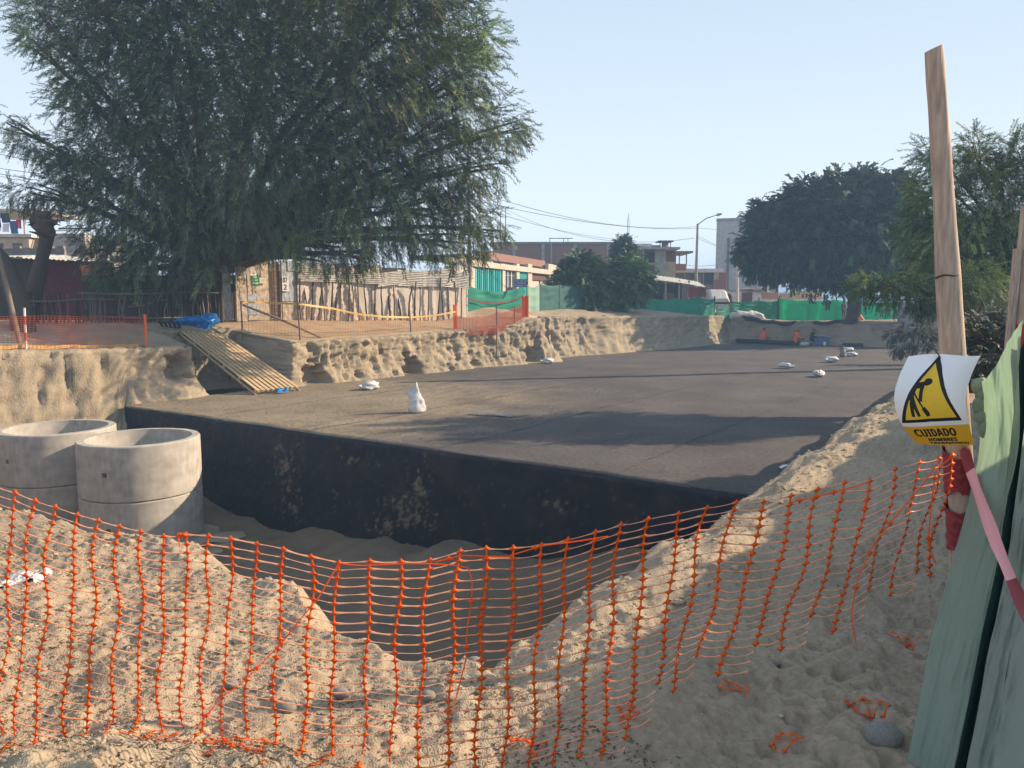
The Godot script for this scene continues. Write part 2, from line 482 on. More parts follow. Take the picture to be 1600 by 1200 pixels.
func bank() -> void:
	var path: Array[Vector2] = []
	var s := -12.0
	while s < 49.6:
		path.append(Vector2(s, left_edge(s)))
		s += 0.05 if s > 23.6 and s < 24.8 else (0.11 if s < 30 else 0.2)
	var t := left_edge(49.6)
	while t > -2.6:
		path.append(Vector2(49.7 + 0.25 * sin(t), t))
		t -= 0.2
	var caves := [[495, 592, 0.62, 0.9], [560, 585, 0.35, 0.4], [645, 583, 0.72, 1.1], [740, 570, 0.45, 0.45], [830, 565, 0.85, 0.8], [700, 585, 0.4, 0.5], [285, 575, 0.5, 0.6], [770, 540, 0.45, 0.35]]
	var holes := []
	for c in caves:
		var q := Vector3.ZERO
		for step in 400:                            # walk the sight line to the bank
			q = R(c[0], c[1], 18.0 + step * 0.08)
			var f := st(q)
			if f.y > left_edge(f.x) - 0.25 or q.y < -2.1: break
		holes.append([q, c[2], c[3]])
	var m := MB.new()
	var rows := 48
	var n := path.size()
	for j in rows + 1:
		var b := float(j) / rows
		for i in n:
			var p2 := path[i]
			var tg := (path[mini(i + 2, n - 1)] - path[maxi(i - 2, 0)]).normalized()
			var inn := Vector2(tg.y, -tg.x)
			var top := plateau(p2.x, p2.y + 0.3) if p2.x < 49.5 else plateau(50.5, p2.y)
			var bot := TANK_TOP - 0.12 if p2.x > 0.4 else lerpf(TANK_TOP - 0.12, -4.8, smoothstep(0.4, -0.3, p2.x))
			var off := 0.0
			var y := 0.0
			if b <= 0.8:
				var f := b / 0.8
				y = lerpf(bot, top - 0.06, f)
				off = (1.0 - f) * 0.30 * (top - bot) * (0.45 + 0.55 * (1.0 - f)) - 0.12 * sin(PI * f)
			else:
				var f := (b - 0.8) / 0.2
				y = top + lerpf(-0.06, 0.05, minf(1.0, f * 3.0)) - 0.16 * maxf(0.0, f - 0.4) / 0.6
				off = -1.5 * f * f
			var p := w(p2.x, p2.y, 0)
			var out3 := NV * inn.x + LV * inn.y
			var q := Vector3(p.x, y, p.z)
			var far := 1.0 - 0.45 * smoothstep(26.0, 34.0, p2.x)
			var e := smoothstep(0.0, 0.1, b) * (1.0 - smoothstep(0.86, 1.0, b))
			var along := p2.x if p2.x < 49.5 else -p2.y
			var d := 0.17 * nA.get_noise_3d(q.x * 4.0, q.y * 1.6, q.z * 4.0)
			d += (0.13 if p2.x > 3.0 else 0.05) * nB.get_noise_2d(along * 1.7, y * 0.5) + 0.035 * nA.get_noise_2d(along * 0.5, y * 14.0) + 0.05 * nC.get_noise_3d(q.x * 9.0, q.y * 9.0, q.z * 9.0)
			d -= 0.16 * smoothstep(0.12, 0.0, absf(nB.get_noise_2d(along * 1.3 + 30.0, y * 0.35)))
			d += 0.10 * nC.get_noise_3d(q.x * 3.2, q.y * 1.1, q.z * 3.2) - 0.07 * absf(nC.get_noise_3d(q.x * 2.0, q.y * 0.5, q.z * 2.0))
			d += 0.075 * nC.get_noise_3d(q.x * 7.0, q.y * 3.5, q.z * 7.0)
			var lump3 := nB.get_noise_3d(q.x * 1.5, q.y * 1.1, q.z * 1.5) + 0.35 * nC.get_noise_3d(q.x * 3.0, q.y * 3.0, q.z * 3.0)
			d += 0.16 * floor(lump3 * 5.0) / 5.0       # slabs that have broken away
			d *= far * (1.0 if p2.x > 3.0 else 0.62)
			for h in holes:
				var z := q - (h[0] as Vector3) + 0.30 * Vector3(nB.get_noise_3d(q.x * 2.0, q.y * 2.0, q.z * 2.0), nC.get_noise_3d(q.x * 2.5, q.y * 2.5, q.z * 2.5), nB.get_noise_3d(q.z * 2.0, q.x * 2.0, q.y * 2.0)); z.y *= 0.85
				var k: float = 1.0 - z.length_squared() / (h[1] * h[1])
				if k > 0: d -= h[2] * minf(1.0, k * 1.3)
			off += d * e
			q += out3 * off
			if p2.x < 49.5: q.y += 0.05 * nC.get_noise_2d(q.x * 8.0, q.z * 8.0) * smoothstep(0.6, 0.8, b)
			var band := 0.5 + 0.5 * nA.get_noise_2d(along * 0.4, y * 9.0)
			m.col = Color(0.72, 0.70, 0.66).lerp(Color(1, 0.97, 0.92), clampf(0.6 * band + 0.4 * (0.5 + 0.5 * nB.get_noise_2d(along * 2.0, y * 4.0)), 0, 1))
			m.vert(q)
	for j in rows:
		for i in n - 1:
			var a := j * n + i
			m.tri(a, a + 1, a + n + 1); m.tri(a, a + n + 1, a + n)
	structure(obj("earth_bank", m, M.bank))

func clods() -> void:
	var shapes := []
	var r := RandomNumberGenerator.new(); r.seed = 5
	var lump := MB.new()
	lump.lump(Vector3(3, 1, 2), Vector3.ONE, nA, 0.9, 7, 5, 9.0)
	for i in lump.v.size(): lump.v[i] -= Vector3(3, 1, 2)
	var hard := MB.new()                            # broken faces, not pebbles
	for i in range(0, lump.ix.size(), 3):
		hard.tri(hard.vert(lump.v[lump.ix[i]]), hard.vert(lump.v[lump.ix[i + 2]]), hard.vert(lump.v[lump.ix[i + 1]]))
	lump = hard
	var mm := MultiMesh.new()
	mm.transform_format = MultiMesh.TRANSFORM_3D; mm.use_colors = true
	mm.mesh = lump.mesh()
	var xs: Array[Transform3D] = []
	for i in 60000:
		var s := -12.4 + 4.2 * pow(r.randf(), 1.4)
		var t := r.randf_range(-4.3, 3.6)
		if s > crest(t) + 0.5 and t > -2.0: continue
		if t < -1.3 and r.randf() < 0.5: s = r.randf_range(-11.0, 2.0); t = -1.9 + r.randfn(0.0, 0.22)
		elif t < -2.3 and r.randf() < 0.75: continue
		if nB.get_noise_2d(s * 5.0, t * 5.0) < r.randf_range(-0.5, 0.25): continue
		var p := w(s, t)
		p.y = height(s, t) + roughness(s, t, p)
		var k := 0.0018 + 0.004 * pow(r.randf(), 3.0)
		if r.randf() < 0.03: k = r.randf_range(0.007, 0.014)
		if r.randf() < 0.002: k = r.randf_range(0.016, 0.028)
		if s > -9.0: k *= 1.3
		var b := Basis.from_euler(Vector3(r.randf() * 6, r.randf() * 6, r.randf() * 6)).scaled(Vector3(k * r.randf_range(0.8, 1.5), k * 0.75, k))
		xs.append(Transform3D(b, p + Vector3(0, k * 0.3, 0)))
	mm.instance_count = xs.size()
	for i in xs.size():
		mm.set_instance_transform(i, xs[i])
		var g := r.randf_range(0.7, 1.0)
		mm.set_instance_color(i, Color(g, g * r.randf_range(0.95, 1.0), g * r.randf_range(0.86, 1.0)))
	var o := MultiMeshInstance3D.new()
	o.multimesh = mm; o.material_override = M.clod
	o.name = "dirt_clods"
	add_child(o)
	stuff(tag(o, "small crumbs and clods of dry earth strewn over the near sand", "dirt"))
	var chip := MB.new()
	chip.box(Transform3D(), Vector3(1, 0.12, 0.3)); chip.box(Transform3D(Basis.from_euler(Vector3(0.3, 0.8, 0.2)), Vector3(0.5, 0.1, 0.2)), Vector3(0.7, 0.1, 0.2))
	for set_ in [["leaf_litter", 26000, "dry brown leaf and twig litter scattered over the near sand"], ["straw", 9000, "pale straw and dust streaks over the near left corner of the tank"]]:
		var lm := MultiMesh.new()
		lm.transform_format = MultiMesh.TRANSFORM_3D; lm.use_colors = true; lm.mesh = chip.mesh()
		var ls: Array[Transform3D] = []
		for i in int(set_[1]):
			var p := Vector3.ZERO
			var k := 0.0
			if set_[0] == "straw":
				var s := 13.0 * pow(r.randf(), 1.3); var t := 20.6 - 13.0 * pow(r.randf(), 1.2)
				if nB.get_noise_2d(s * 1.1, t * 4.0) < r.randf_range(-0.35, 0.3) or t > left_edge(s) - 0.6: continue
				p = w(s + 0.06, t, TANK_TOP + 0.03 + 0.03 * nA.get_noise_2d(w(s, t).x * 0.8, w(s, t).z * 0.8))
				k = r.randf_range(0.015, 0.06)
			else:
				var s := -12.4 + 2.2 * r.randf(); var t := r.randf_range(-4.0, 2.2)
				if s > crest(t) + 0.1 or nA.get_noise_2d(s * 9.0, t * 9.0) < r.randf_range(-0.45, 0.1): continue
				p = w(s, t); p.y = height(s, t) + roughness(s, t, p) + 0.003
				k = r.randf_range(0.005, 0.015)
			ls.append(Transform3D(Basis.from_euler(Vector3(r.randfn(0, 0.15), r.randf() * 6.3, r.randfn(0, 0.15))) * Basis.from_scale(Vector3(k, k * 0.6, k)), p))
		lm.instance_count = ls.size()
		for i in ls.size():
			lm.set_instance_transform(i, ls[i])
			var g := r.randf_range(0.6, 1.1)
			lm.set_instance_color(i, Color(0.13, 0.085, 0.05) * g if set_[0] == "leaf_litter" else Color(0.26, 0.215, 0.14) * g)
		var lo := MultiMeshInstance3D.new()
		lo.multimesh = lm; lo.material_override = M.dry_leaf; lo.name = set_[0]
		add_child(lo)
		stuff(tag(lo, set_[2], "litter"))
	for a in [[1380, 1143, 0.052, "smooth grey cobble half sunk in trodden sand by the shade net"], [532, 1066, 0.03, "small brown stone just left of the pit edge notch"], [448, 1098, 0.028, "pale stone lying in crumbly sand under the orange net"], [360, 1050, 0.024, "small stone on the sunlit spoil heap at the left"], [668, 1078, 0.024, "dark stone on the sandy lip below the pit notch"], [1212, 1010, 0.02, "little stone on shaded trodden sand at right centre"], [742, 1020, 0.03, "clod at the very corner of the pit edge"]]:
		var p := on(a[0], a[1], 0.05)
		p.y = ground_at(p)
		var m := MB.new()
		var k: float = a[2]
		m.lump(p + Vector3(0, k * 0.55, 0), Vector3(k * 1.25, k * 0.8, k), nA, 0.22, 16, 10, 12.0)
		tag(obj("stone", m, M.stone), a[3], "stone", "loose stones on the sand")


# ---------------------------------------------------------------- the covered tank and the rings
func tank() -> void:
	var o := base("covered_tank", w(0, 10, TANK_TOP))
	tag(o, "huge flat-topped rectangular tank wrapped in black membrane, dusty on top", "tank")
	var bounds := [-1.5, 3.1, 7.6, 12.0, 16.4, 20.74]
	for k in 5:
		var t0: float = bounds[k] - 0.12
		var t1: float = bounds[k + 1]
		if k == 0: t0 = bounds[0]
		var m := MB.new()
		var ns := 210; var nt := 20
		for j in nt + 1:
			for i in ns + 1:
				var s := pow(float(i) / ns, 1.5) * 49.9
				var f := float(j) / nt
				var t := lerpf(t0, t1, f) + (0.16 * nA.get_noise_1d(s * 1.2 + k * 9.0) if j == 0 and k > 0 else 0.0)
				var p := w(s, t)
				var y := TANK_TOP + 0.010 * (1.0 - f) + 0.03 * nA.get_noise_2d(p.x * 0.8, p.z * 0.8) + 0.010 * nB.get_noise_2d(s * 0.35, t * 3.0)
				y += 0.008 * nB.get_noise_2d(p.x * 1.5, p.z * 1.5)
				if s < 0.10: y -= 0.05 * pow(1.0 - s / 0.10, 2.0)
				var dust := smoothstep(7.0, 15.0, t + 3.0 * nA.get_noise_2d(s, t)) * (1.0 - smoothstep(6.0, 15.0, s))
				dust *= 0.8 + 1.7 * maxf(0.0, nB.get_noise_2d(s * 1.1, t * 4.0) + 0.25)
				dust += 0.25 * smoothstep(2.0, 0.3, left_edge(s) - t) * (0.6 + nB.get_noise_2d(s * 3.0, t * 3.0))
				dust += 0.10 * maxf(0.0, nA.get_noise_2d(p.x, p.z)) + 0.18 * maxf(0.0, nB.get_noise_2d(s * 0.7, t * 5.0) - 0.15)
				dust += 0.5 * smoothstep(1.6, 0.0, t + 0.9 + 0.5 * nB.get_noise_2d(s * 2.0, 5.0))
				m.col = Color(0.35, 0.355, 0.425).lerp(Color(1, 0.93, 0.80), clampf(dust, 0, 1))
				p.y = y
				m.vert(p)
		for j in nt:
			for i in ns:
				var a := j * (ns + 1) + i
				m.tri(a, a + 1, a + ns + 2); m.tri(a, a + ns + 2, a + ns + 1)
		part("membrane_sheet", m, M.cover, o)
	var spots := [[447, 745, 0.42, 0.9], [460, 790, 0.30, 0.35], [640, 800, 0.75, 0.5], [655, 775, 0.3, 0.6], [600, 820, 0.4, 0.3], [870, 790, 0.25, 0.12], [525, 790, 0.08, 0.4], [560, 720, 0.6, 0.1]]
	var at := []
	for a in spots:
		var r := ray(a[0], a[1])
		var e := Vector3(0, EYE, 0) - B
		var d := -e.dot(NV) / r.dot(NV)
		var p := Vector3(0, EYE, 0) + r * d
		at.append([st(p).y, p.y, a[2], a[3]])
	var m := MB.new()
	var nu := 330; var nv := 56
	for j in nv + 1:
		for i in nu + 1:
			var t := lerpf(20.74, -1.6, float(i) / nu)
			var y := lerpf(-5.1, TANK_TOP - 0.035, float(j) / nv)
			var k := 0.0
			for a in at:
				var q := Vector2((t - a[0]) / a[2], (y - a[1]) / a[3]).length()
				k = maxf(k, (1.1 - q) * 0.9 + 1.5 * nB.get_noise_2d(t * 6.0, y * 3.5) + 1.0 * nC.get_noise_2d(t * 14.0, y * 8.0) - 0.45)
			k = clampf(k, 0, 1) * 0.55
			k = maxf(k, 0.04 * clampf(2.0 * nB.get_noise_2d(t * 1.6, y * 1.2), 0, 1) + 0.16 * clampf(4.0 * nC.get_noise_2d(t * 5.0, y * 2.0) - 2.6, 0, 1))
			m.col = Color(0.014, 0.016, 0.028).lerp(Color(0.36, 0.30, 0.20), k)
			var d := -0.02 - 0.05 * nA.get_noise_2d(t * 2.0, y * 2.0) - 0.035 * absf(nB.get_noise_2d(t * 2.4, y * 0.6 + t * 0.5)) - 0.012 * nB.get_noise_2d(t * 5.0, y * 5.0)
			if j == nv: d = 0.02
			m.vert(w(d, t, y))
	for j in nv:
		for i in nu:
			var a := j * (nu + 1) + i
			m.tri(a, a + 1, a + nu + 2); m.tri(a, a + nu + 2, a + nu + 1)
	M.membrane.albedo_color = Color(1, 1, 1)
	part("front_wall", m, M.membrane, o)
	var side := MB.new()
	side.grid(30, 8, func(a: float, b: float): return w(lerpf(20.0, 0.0, a), 20.74 + 0.03 * nA.get_noise_2d(a * 50.0, b * 9.0), lerpf(-5.1, TANK_TOP - 0.005, b)))
	for i in side.c.size(): side.c[i] = Color(0.026, 0.032, 0.055)
	part("added_dark_panel", side, M.membrane, o)

func ring_mesh(hole_at: float, big: float) -> MB:
	var m := MB.new()
	var seg := 76
	var prof := [[-0.035, 0.0], [-0.035, 0.012], [0.012, 0.03], [0.012, 0.62], [0.012, 0.74], [0.012, 1.33], [0.0, 1.35], [-0.012, 1.365]]
	var ro := 1.43; var ri := 1.25
	var outer := []; var inner := []
	var cell := int(hole_at / TAU * seg)
	for side in 2:
		var rows := []
		for p in prof:
			var row := []
			for k in seg:
				var a := TAU * k / seg
				var r: float = (ro + p[0]) if side == 0 else (ri - p[0] * (3.0 if p[1] < 1.2 else 0.0))
				r += 0.006 * nA.get_noise_2d(cos(a) * 5.0 + big, p[1] * 3.0 + sin(a) * 5.0)
				row.append(Vector3(cos(a) * r, p[1] + 0.004 * nB.get_noise_2d(a * 5.0, 0.0), -sin(a) * r))
			rows.append(row)
		var idx := []
		for row in rows:
			var ir := []
			for q in row: ir.append(m.vert(q))
			idx.append(ir)
		for j in prof.size() - 1:
			for k in seg:
				if j == 3 and k == cell: continue
				var n := (k + 1) % seg
				if side == 0: m.tri(idx[j][k], idx[j][n], idx[j + 1][n]); m.tri(idx[j][k], idx[j + 1][n], idx[j + 1][k])
				else: m.tri(idx[j][n], idx[j][k], idx[j + 1][k]); m.tri(idx[j][n], idx[j + 1][k], idx[j + 1][n])
		if side == 0: outer = rows
		else: inner = rows
	var last := prof.size() - 1
	for k in seg:
		var n := (k + 1) % seg
		m.quad(outer[last][k], outer[last][n], inner[last][n], inner[last][k])
		m.quad(outer[0][n], outer[0][k], inner[0][k], inner[0][n])
	var c2 := (cell + 1) % seg                     # the sides of the lifting hole
	for e in [[3, cell, 4, cell], [4, cell, 4, c2], [4, c2, 3, c2], [3, c2, 3, cell]]:
		m.quad(outer[e[0]][e[1]], inner[e[0]][e[1]], inner[e[2]][e[3]], outer[e[2]][e[3]])
	return m

func rings() -> void:
	var spots := [[218, 19.2, "front right"], [90, 20.5, "rear left"]]
	for k in 2:
		var p := R(spots[k][0], 684, spots[k][1])
		for lv in 2:
			var y := -1.93 - 1.372 * (lv + 1) + (0.04 if k == 1 else 0.0)
			var face := 4.55 if k == 0 else 4.35
			var label: String = ["upper concrete pipe ring of the stack in front, sunlit along its right side", "lower concrete ring of the front stack, half hidden by the sand heap", "upper pale concrete ring of the stack behind, nearest the earth bank", "lower concrete ring of the rear stack, in shade behind the orange net"][k * 2 + lv]
			var o := base("concrete_ring", Vector3(p.x, y, p.z))
			o.rotation.y = lv * 0.18
			obj("ring_wall", ring_mesh(face - lv * 0.12, k * 7.0 + lv * 3.0), M.concrete, o)
			tag(o, label, "concrete ring", "stacked precast concrete rings")
		# the shaft goes on below the visible rings
		var f := MB.new()
		f.lump(Vector3(p.x, -4.85, p.z), Vector3(2.4, 0.35, 2.2), nA, 0.5, 30, 8, 2.0)
		stuff(tag(obj("sand_heap", f, M.soil), ["sand heaped round the foot of the front ring stack", "sand heaped round the foot of the rear ring stack"][k], "sand"))


# ---------------------------------------------------------------- orange safety net in front
func strand(m: MB, a: Vector3, b: Vector3, up: Vector3, w0: float, w1: float, twist: float, sag: float, seg := 3) -> void:
	var f := m.v.size()
	var ax := (b - a).normalized()
	for i in seg + 1:
		var k := float(i) / seg
		var wd := lerpf(w1, w0, pow(absf(k * 2.0 - 1.0), 2.2)) * 0.5
		var p := a.lerp(b, k) - Vector3(0, sag * 4.0 * k * (1.0 - k), 0)
		var u := up.rotated(ax, twist * sin(PI * k))
		var th := u.cross(ax).normalized() * 0.0011
		m.vert(p - u * wd); m.vert(p + th); m.vert(p + u * wd); m.vert(p - th)
	for i in seg:
		for e in 4:
			var x := f + i * 4 + e; var y := f + i * 4 + (e + 1) % 4
			m.tri(x, y, y + 4); m.tri(x, y + 4, x + 4)

func knot(m: MB, p: Vector3, x: Vector3, y: Vector3, k: float) -> void:
	var z := x.cross(y).normalized() * 0.0022
	var f := m.vert(p + z); var g := m.vert(p - z)
	var n := 8
	for i in n:
		var a := TAU * i / n
		var r := k * ((1.55 if i % 4 == 0 else 1.25) if i % 2 == 0 else 0.72)
		m.vert(p + x * cos(a) * r + y * sin(a) * r)
	for i in n:
		m.tri(f, f + 2 + i, f + 2 + (i + 1) % n); m.tri(g, f + 2 + (i + 1) % n, f + 2 + i)

func near_net() -> void:
	var top := [-290, 668, -252, 680, -214, 690, -178, 704, -144, 713, -110, 722, -76, 734, -42, 748, -8, 760, 24, 770, 55, 783, 87, 793, 121, 805, 154, 814, 187, 823, 220, 831, 256, 838, 291, 836, 326, 838, 361, 842, 402, 850, 443, 858, 487, 870, 530, 880, 578, 877, 627, 878, 672, 876, 719, 862, 760, 857, 802, 857, 846, 852, 887, 844, 930, 832, 970, 820, 1012, 812, 1060, 803, 1104, 794, 1150, 785, 1193, 784, 1236, 775, 1277, 765, 1320, 754, 1359, 752, 1399, 733, 1437, 723, 1468, 717, 1488, 712]
	var n := top.size() / 2
	var r := RandomNumberGenerator.new(); r.seed = 77
	var rows := 33
	var grid_p := []
	var laid := []
	for i in n:
		var u: float = top[i * 2]
		var d := table(u, [-290, 2.85, -80, 2.66, 24, 2.58, 291, 2.5, 530, 2.36, 760, 2.30, 1000, 2.32, 1200, 2.38, 1360, 2.46, 1490, 2.6])
		var p := R(u, top[i * 2 + 1], d)
		var lean := Vector3(-0.05 - 0.20 * smoothstep(900, 1250, u) + 0.08 * smoothstep(1350, 1480, u), -1, 0.10 + 0.05 * sin(u * 0.02))
		var col := []
		var down := 0.0
		var hit := 0
		var wig := r.randf() * 6.0
		var lay_dir := Vector3(-0.35 + 0.3 * sin(u * 0.011), 0, 0.8).normalized()
		for k in rows + 1:
			col.append(p)
			var step := 0.029 * (1.0 + 0.05 * sin(k * 1.7 + wig))
			if k < 5: step *= 1.0 - 0.07 * (sin(u * 0.013) + 0.3)
			var q := p + lean.normalized() * step + Vector3(0.0035 * sin(k * 0.55 + wig), 0, 0.006 * sin(k * 0.4 + u * 0.01))
			var g := ground_at(q) + 0.006
			if q.y < g or hit > 0:
				hit += 1
				q = p + (lay_dir + Vector3(0.5 * sin(k * 0.9 + wig), 0, 0.0)) * step * 0.8
				q.y = ground_at(q) + 0.006 + 0.012 * maxf(0.0, sin(k * 0.8 + i * 0.5))
			p = q
		grid_p.append(col)
		laid.append(hit)
	var m := MB.new(); var hm := MB.new()
	for i in n:
		var u: float = top[i * 2]
		var last := mini(rows, rows - int(laid[i]) + 8)
		if u > 900: last = [19, 20, 18, 19, 21, 18, 20, 17, 18, 15, 17, 14, 16, 14, 15, 13][i % 16] + (6 if u < 1040 else 0)
		for k in last + 1:
			var p: Vector3 = grid_p[i][k]
			var on_ground := k > rows - int(laid[i])
			var dust := 0.0
			if on_ground: dust = r.randf_range(0.25, 0.85)
			elif k > 12: dust = r.randf_range(0.0, 0.25)
			if on_ground and r.randf() < 0.45: continue
			m.col = Color(1, 1, 1).lerp(Color(0.5, 0.9, 1.0), dust * 0.7)
			var y := (grid_p[i][maxi(k - 1, 0)] as Vector3) - (grid_p[i][mini(k + 1, rows)] as Vector3)
			var x := (grid_p[mini(i + 1, n - 1)][k] as Vector3) - (grid_p[maxi(i - 1, 0)][k] as Vector3)
			if y.length() < 0.001 or x.length() < 0.001: continue
			y = y.normalized(); x = x.normalized()
			knot(m, p, x, y, 0.0106 * r.randf_range(0.9, 1.1))
			if k < last:
				var p2: Vector3 = grid_p[i][k + 1]
				if not (k > 15 and r.randf() < 0.02): strand(m, p, p2, x, 0.0100, 0.0050, 0.0, 0.0, 2)
			if i < n - 1 and k <= last:
				var lo := rows
				if top[i * 2 + 2] > 900: lo = last if last < 25 else rows
				var gap := r.randf()
				if k > lo or (u > 900 and gap < 0.05) or (k > 17 and gap < 0.12): continue
				if u > 1240 and k in [3, 4]  and gap < 0.4: continue
				if on_ground and (k > rows - int(laid[i]) + 5 or r.randf() < 0.55): continue
				strand(hm, p, grid_p[i + 1][k], y, 0.0105, 0.0042, r.randf_range(0.3, 1.5) * (1 if r.randf() < 0.6 else -1), r.randf_range(-0.002, 0.004) + (0.008 if u > 900 and k > 9 else 0.0), 6)
	var o := base("safety_net", R(760, 1050, 2.3))
	tag(o, "near bright orange plastic safety net sagging across the edge of the pit", "safety net")
	part("ribs", m, M.net, o)
	part("cross_strands", hm, M.net_pale, o)
	# torn cords hanging off the net
	var cords := [
		[530, 880, 515, 905, 497, 935, 470, 966, 440, 1005, 405, 1040, 380, 1066, 345, 1090, 305, 1140],
		[530, 880, 560, 884, 600, 882, 640, 880, 680, 881, 720, 884, 735, 888, 738, 912, 736, 945, 729, 985, 728, 1030, 718, 1070, 706, 1115],
		[680, 878, 720, 868, 790, 870, 850, 852, 900, 846, 950, 838],
		[1236, 785, 1300, 770, 1361, 753, 1350, 795],
		[1470, 716, 1440, 760, 1405, 800, 1365, 850, 1340, 905, 1330, 960, 1337, 1002],
		[290, 836, 278, 836, 281, 855],
		[1487, 714, 1462, 735, 1455, 790, 1450, 850, 1462, 880]]
	for c in cords:
		var pts := []
		for k in range(0, c.size(), 2):
			var u: float = c[k]
			var d := table(u, [-80, 2.64, 24, 2.56, 291, 2.47, 530, 2.33, 760, 2.27, 1000, 2.29, 1200, 2.35, 1360, 2.43, 1490, 2.57])
			var p := R(u, c[k + 1], d - 0.03)
			p.y = maxf(p.y, ground_at(p) + 0.012)
			pts.append(p)
		var cm := MB.new()
		var curve := Curve3D.new()
		for p in pts: curve.add_point(p)
		for k in pts.size():
			var tg: Vector3 = ((pts[mini(k + 1, pts.size() - 1)] as Vector3) - (pts[maxi(k - 1, 0)] as Vector3)) * 0.18
			curve.set_point_in(k, -tg); curve.set_point_out(k, tg)
		var sm := []
		var len_ := curve.get_baked_length()
		for k in 25: sm.append(curve.sample_baked(len_ * k / 24.0))
		cm.tube(sm, [0.0022], 5)
		for k in range(2, 24, 4):
			if r.randf() < 0.5: knot(cm, sm[k], Vector3.RIGHT, Vector3.UP, 0.009)
		part("torn_cord", cm, M.net, o)
	# scraps of the same net lying loose
	var scraps := [[1405, 985, 3, 1, 1.1], [1330, 1085, 4, 1, 0.7], [1245, 1130, 3, 1, 2.2], [1130, 1060, 3, 1, 0.4], [800, 1140, 4, 1, 0.6], [980, 1110, 3, 1, 1.4], [330, 1165, 6, 1, 0.1]]
	for a in scraps:
		var c := on(a[0], a[1], 0.03)
		c.y = ground_at(c)
		var sm := MB.new()
		var ex := Vector3(cos(a[4]), 0, sin(a[4])); var ez := Vector3(-ex.z, 0, ex.x)
		var ps := []
		for i in a[2] + 1:
			var rowp := []
			for k in a[3] + 1:
				var p: Vector3 = c + ex * (i * 0.032 + 0.008 * r.randfn()) + ez * (k * 0.05 + 0.012 * r.randfn())
				p.y = ground_at(p) + 0.006 + 0.015 * r.randf()
				rowp.append(p)
			ps.append(rowp)
		for i in a[2] + 1:
			for k in a[3] + 1:
				knot(sm, ps[i][k], ex, ez, 0.0095)
				if i < a[2]: strand(sm, ps[i][k], ps[i + 1][k], ez, 0.009, 0.005, 0.0, 0.0, 2)
				if k < a[3]: strand(sm, ps[i][k], ps[i][k + 1], ex, 0.008, 0.0035, 0.6, -0.008, 4)
		part("torn_scrap", sm, M.net, o)


# ---------------------------------------------------------------- post, sign, curtain, tapes
func fill(img: Image, pts: PackedVector2Array, c: Color) -> void:
	var lo := 1e9; var hi := -1e9
	for p in pts: lo = minf(lo, p.y); hi = maxf(hi, p.y)
	for y in range(maxi(0, int(lo)), mini(img.get_height() - 1, int(hi)) + 1):
		var yy := y + 0.5
		var xs := []
		for i in pts.size():
			var a := pts[i]; var b := pts[(i + 1) % pts.size()]
			if (a.y <= yy) != (b.y <= yy): xs.append(a.x + (yy - a.y) / (b.y - a.y) * (b.x - a.x))
		xs.sort()
		for k in range(0, xs.size() - 1, 2):
			img.fill_rect(Rect2i(int(round(xs[k])), y, maxi(1, int(round(xs[k + 1])) - int(round(xs[k]))), 1), c)

func letters(img: Image, text: String, r: Rect2, c: Color, slant := 0.0) -> void:
	var f := SystemFont.new()
	f.font_names = PackedStringArray(["Droid Sans"]); f.font_weight = 900
	var t := TextMesh.new()
	t.font = f; t.text = text; t.font_size = 96; t.depth = 0.0; t.pixel_size = 0.01
	var a := t.get_mesh_arrays() if t.get_surface_count() else []
	if a.is_empty(): return
	var v: PackedVector3Array = a[Mesh.ARRAY_VERTEX]
	var lo := Vector2(1e9, 1e9); var hi := -lo
	for p in v: lo = lo.min(Vector2(p.x, p.y)); hi = hi.max(Vector2(p.x, p.y))
	var q := PackedVector2Array()
	for p in v:
		var k := Vector2((p.x - lo.x) / (hi.x - lo.x), (hi.y - p.y) / (hi.y - lo.y))
		q.append(r.position + Vector2(k.x * r.size.x + slant * (1.0 - k.y), k.y * r.size.y))
	var ix: PackedInt32Array = a[Mesh.ARRAY_INDEX] if a[Mesh.ARRAY_INDEX] != null else PackedInt32Array(range(v.size()))
	for i in range(0, ix.size() - 2, 3):
		var tri := PackedVector2Array([q[ix[i]], q[ix[i + 1]], q[ix[i + 2]]])
		fill(img, tri, c)
		for e in [Vector2(2, 0), Vector2(-2, 0), Vector2(4, 0), Vector2(-4, 0), Vector2(0, 2), Vector2(0, -2)]:   # heavier strokes
			fill(img, PackedVector2Array([tri[0] + e, tri[1] + e, tri[2] + e]), c)

func scale_pts(p: Array, sx: float, sy: float) -> PackedVector2Array:
	var o := PackedVector2Array()
	for i in range(0, p.size(), 2): o.append(Vector2(p[i] * sx, p[i + 1] * sy))
	return o

func fat(a: Vector2, b: Vector2, wa: float, wb: float) -> PackedVector2Array:
	var n := (b - a).normalized().orthogonal()
	return PackedVector2Array([a + n * wa, b + n * wb, b - n * wb, a - n * wa])

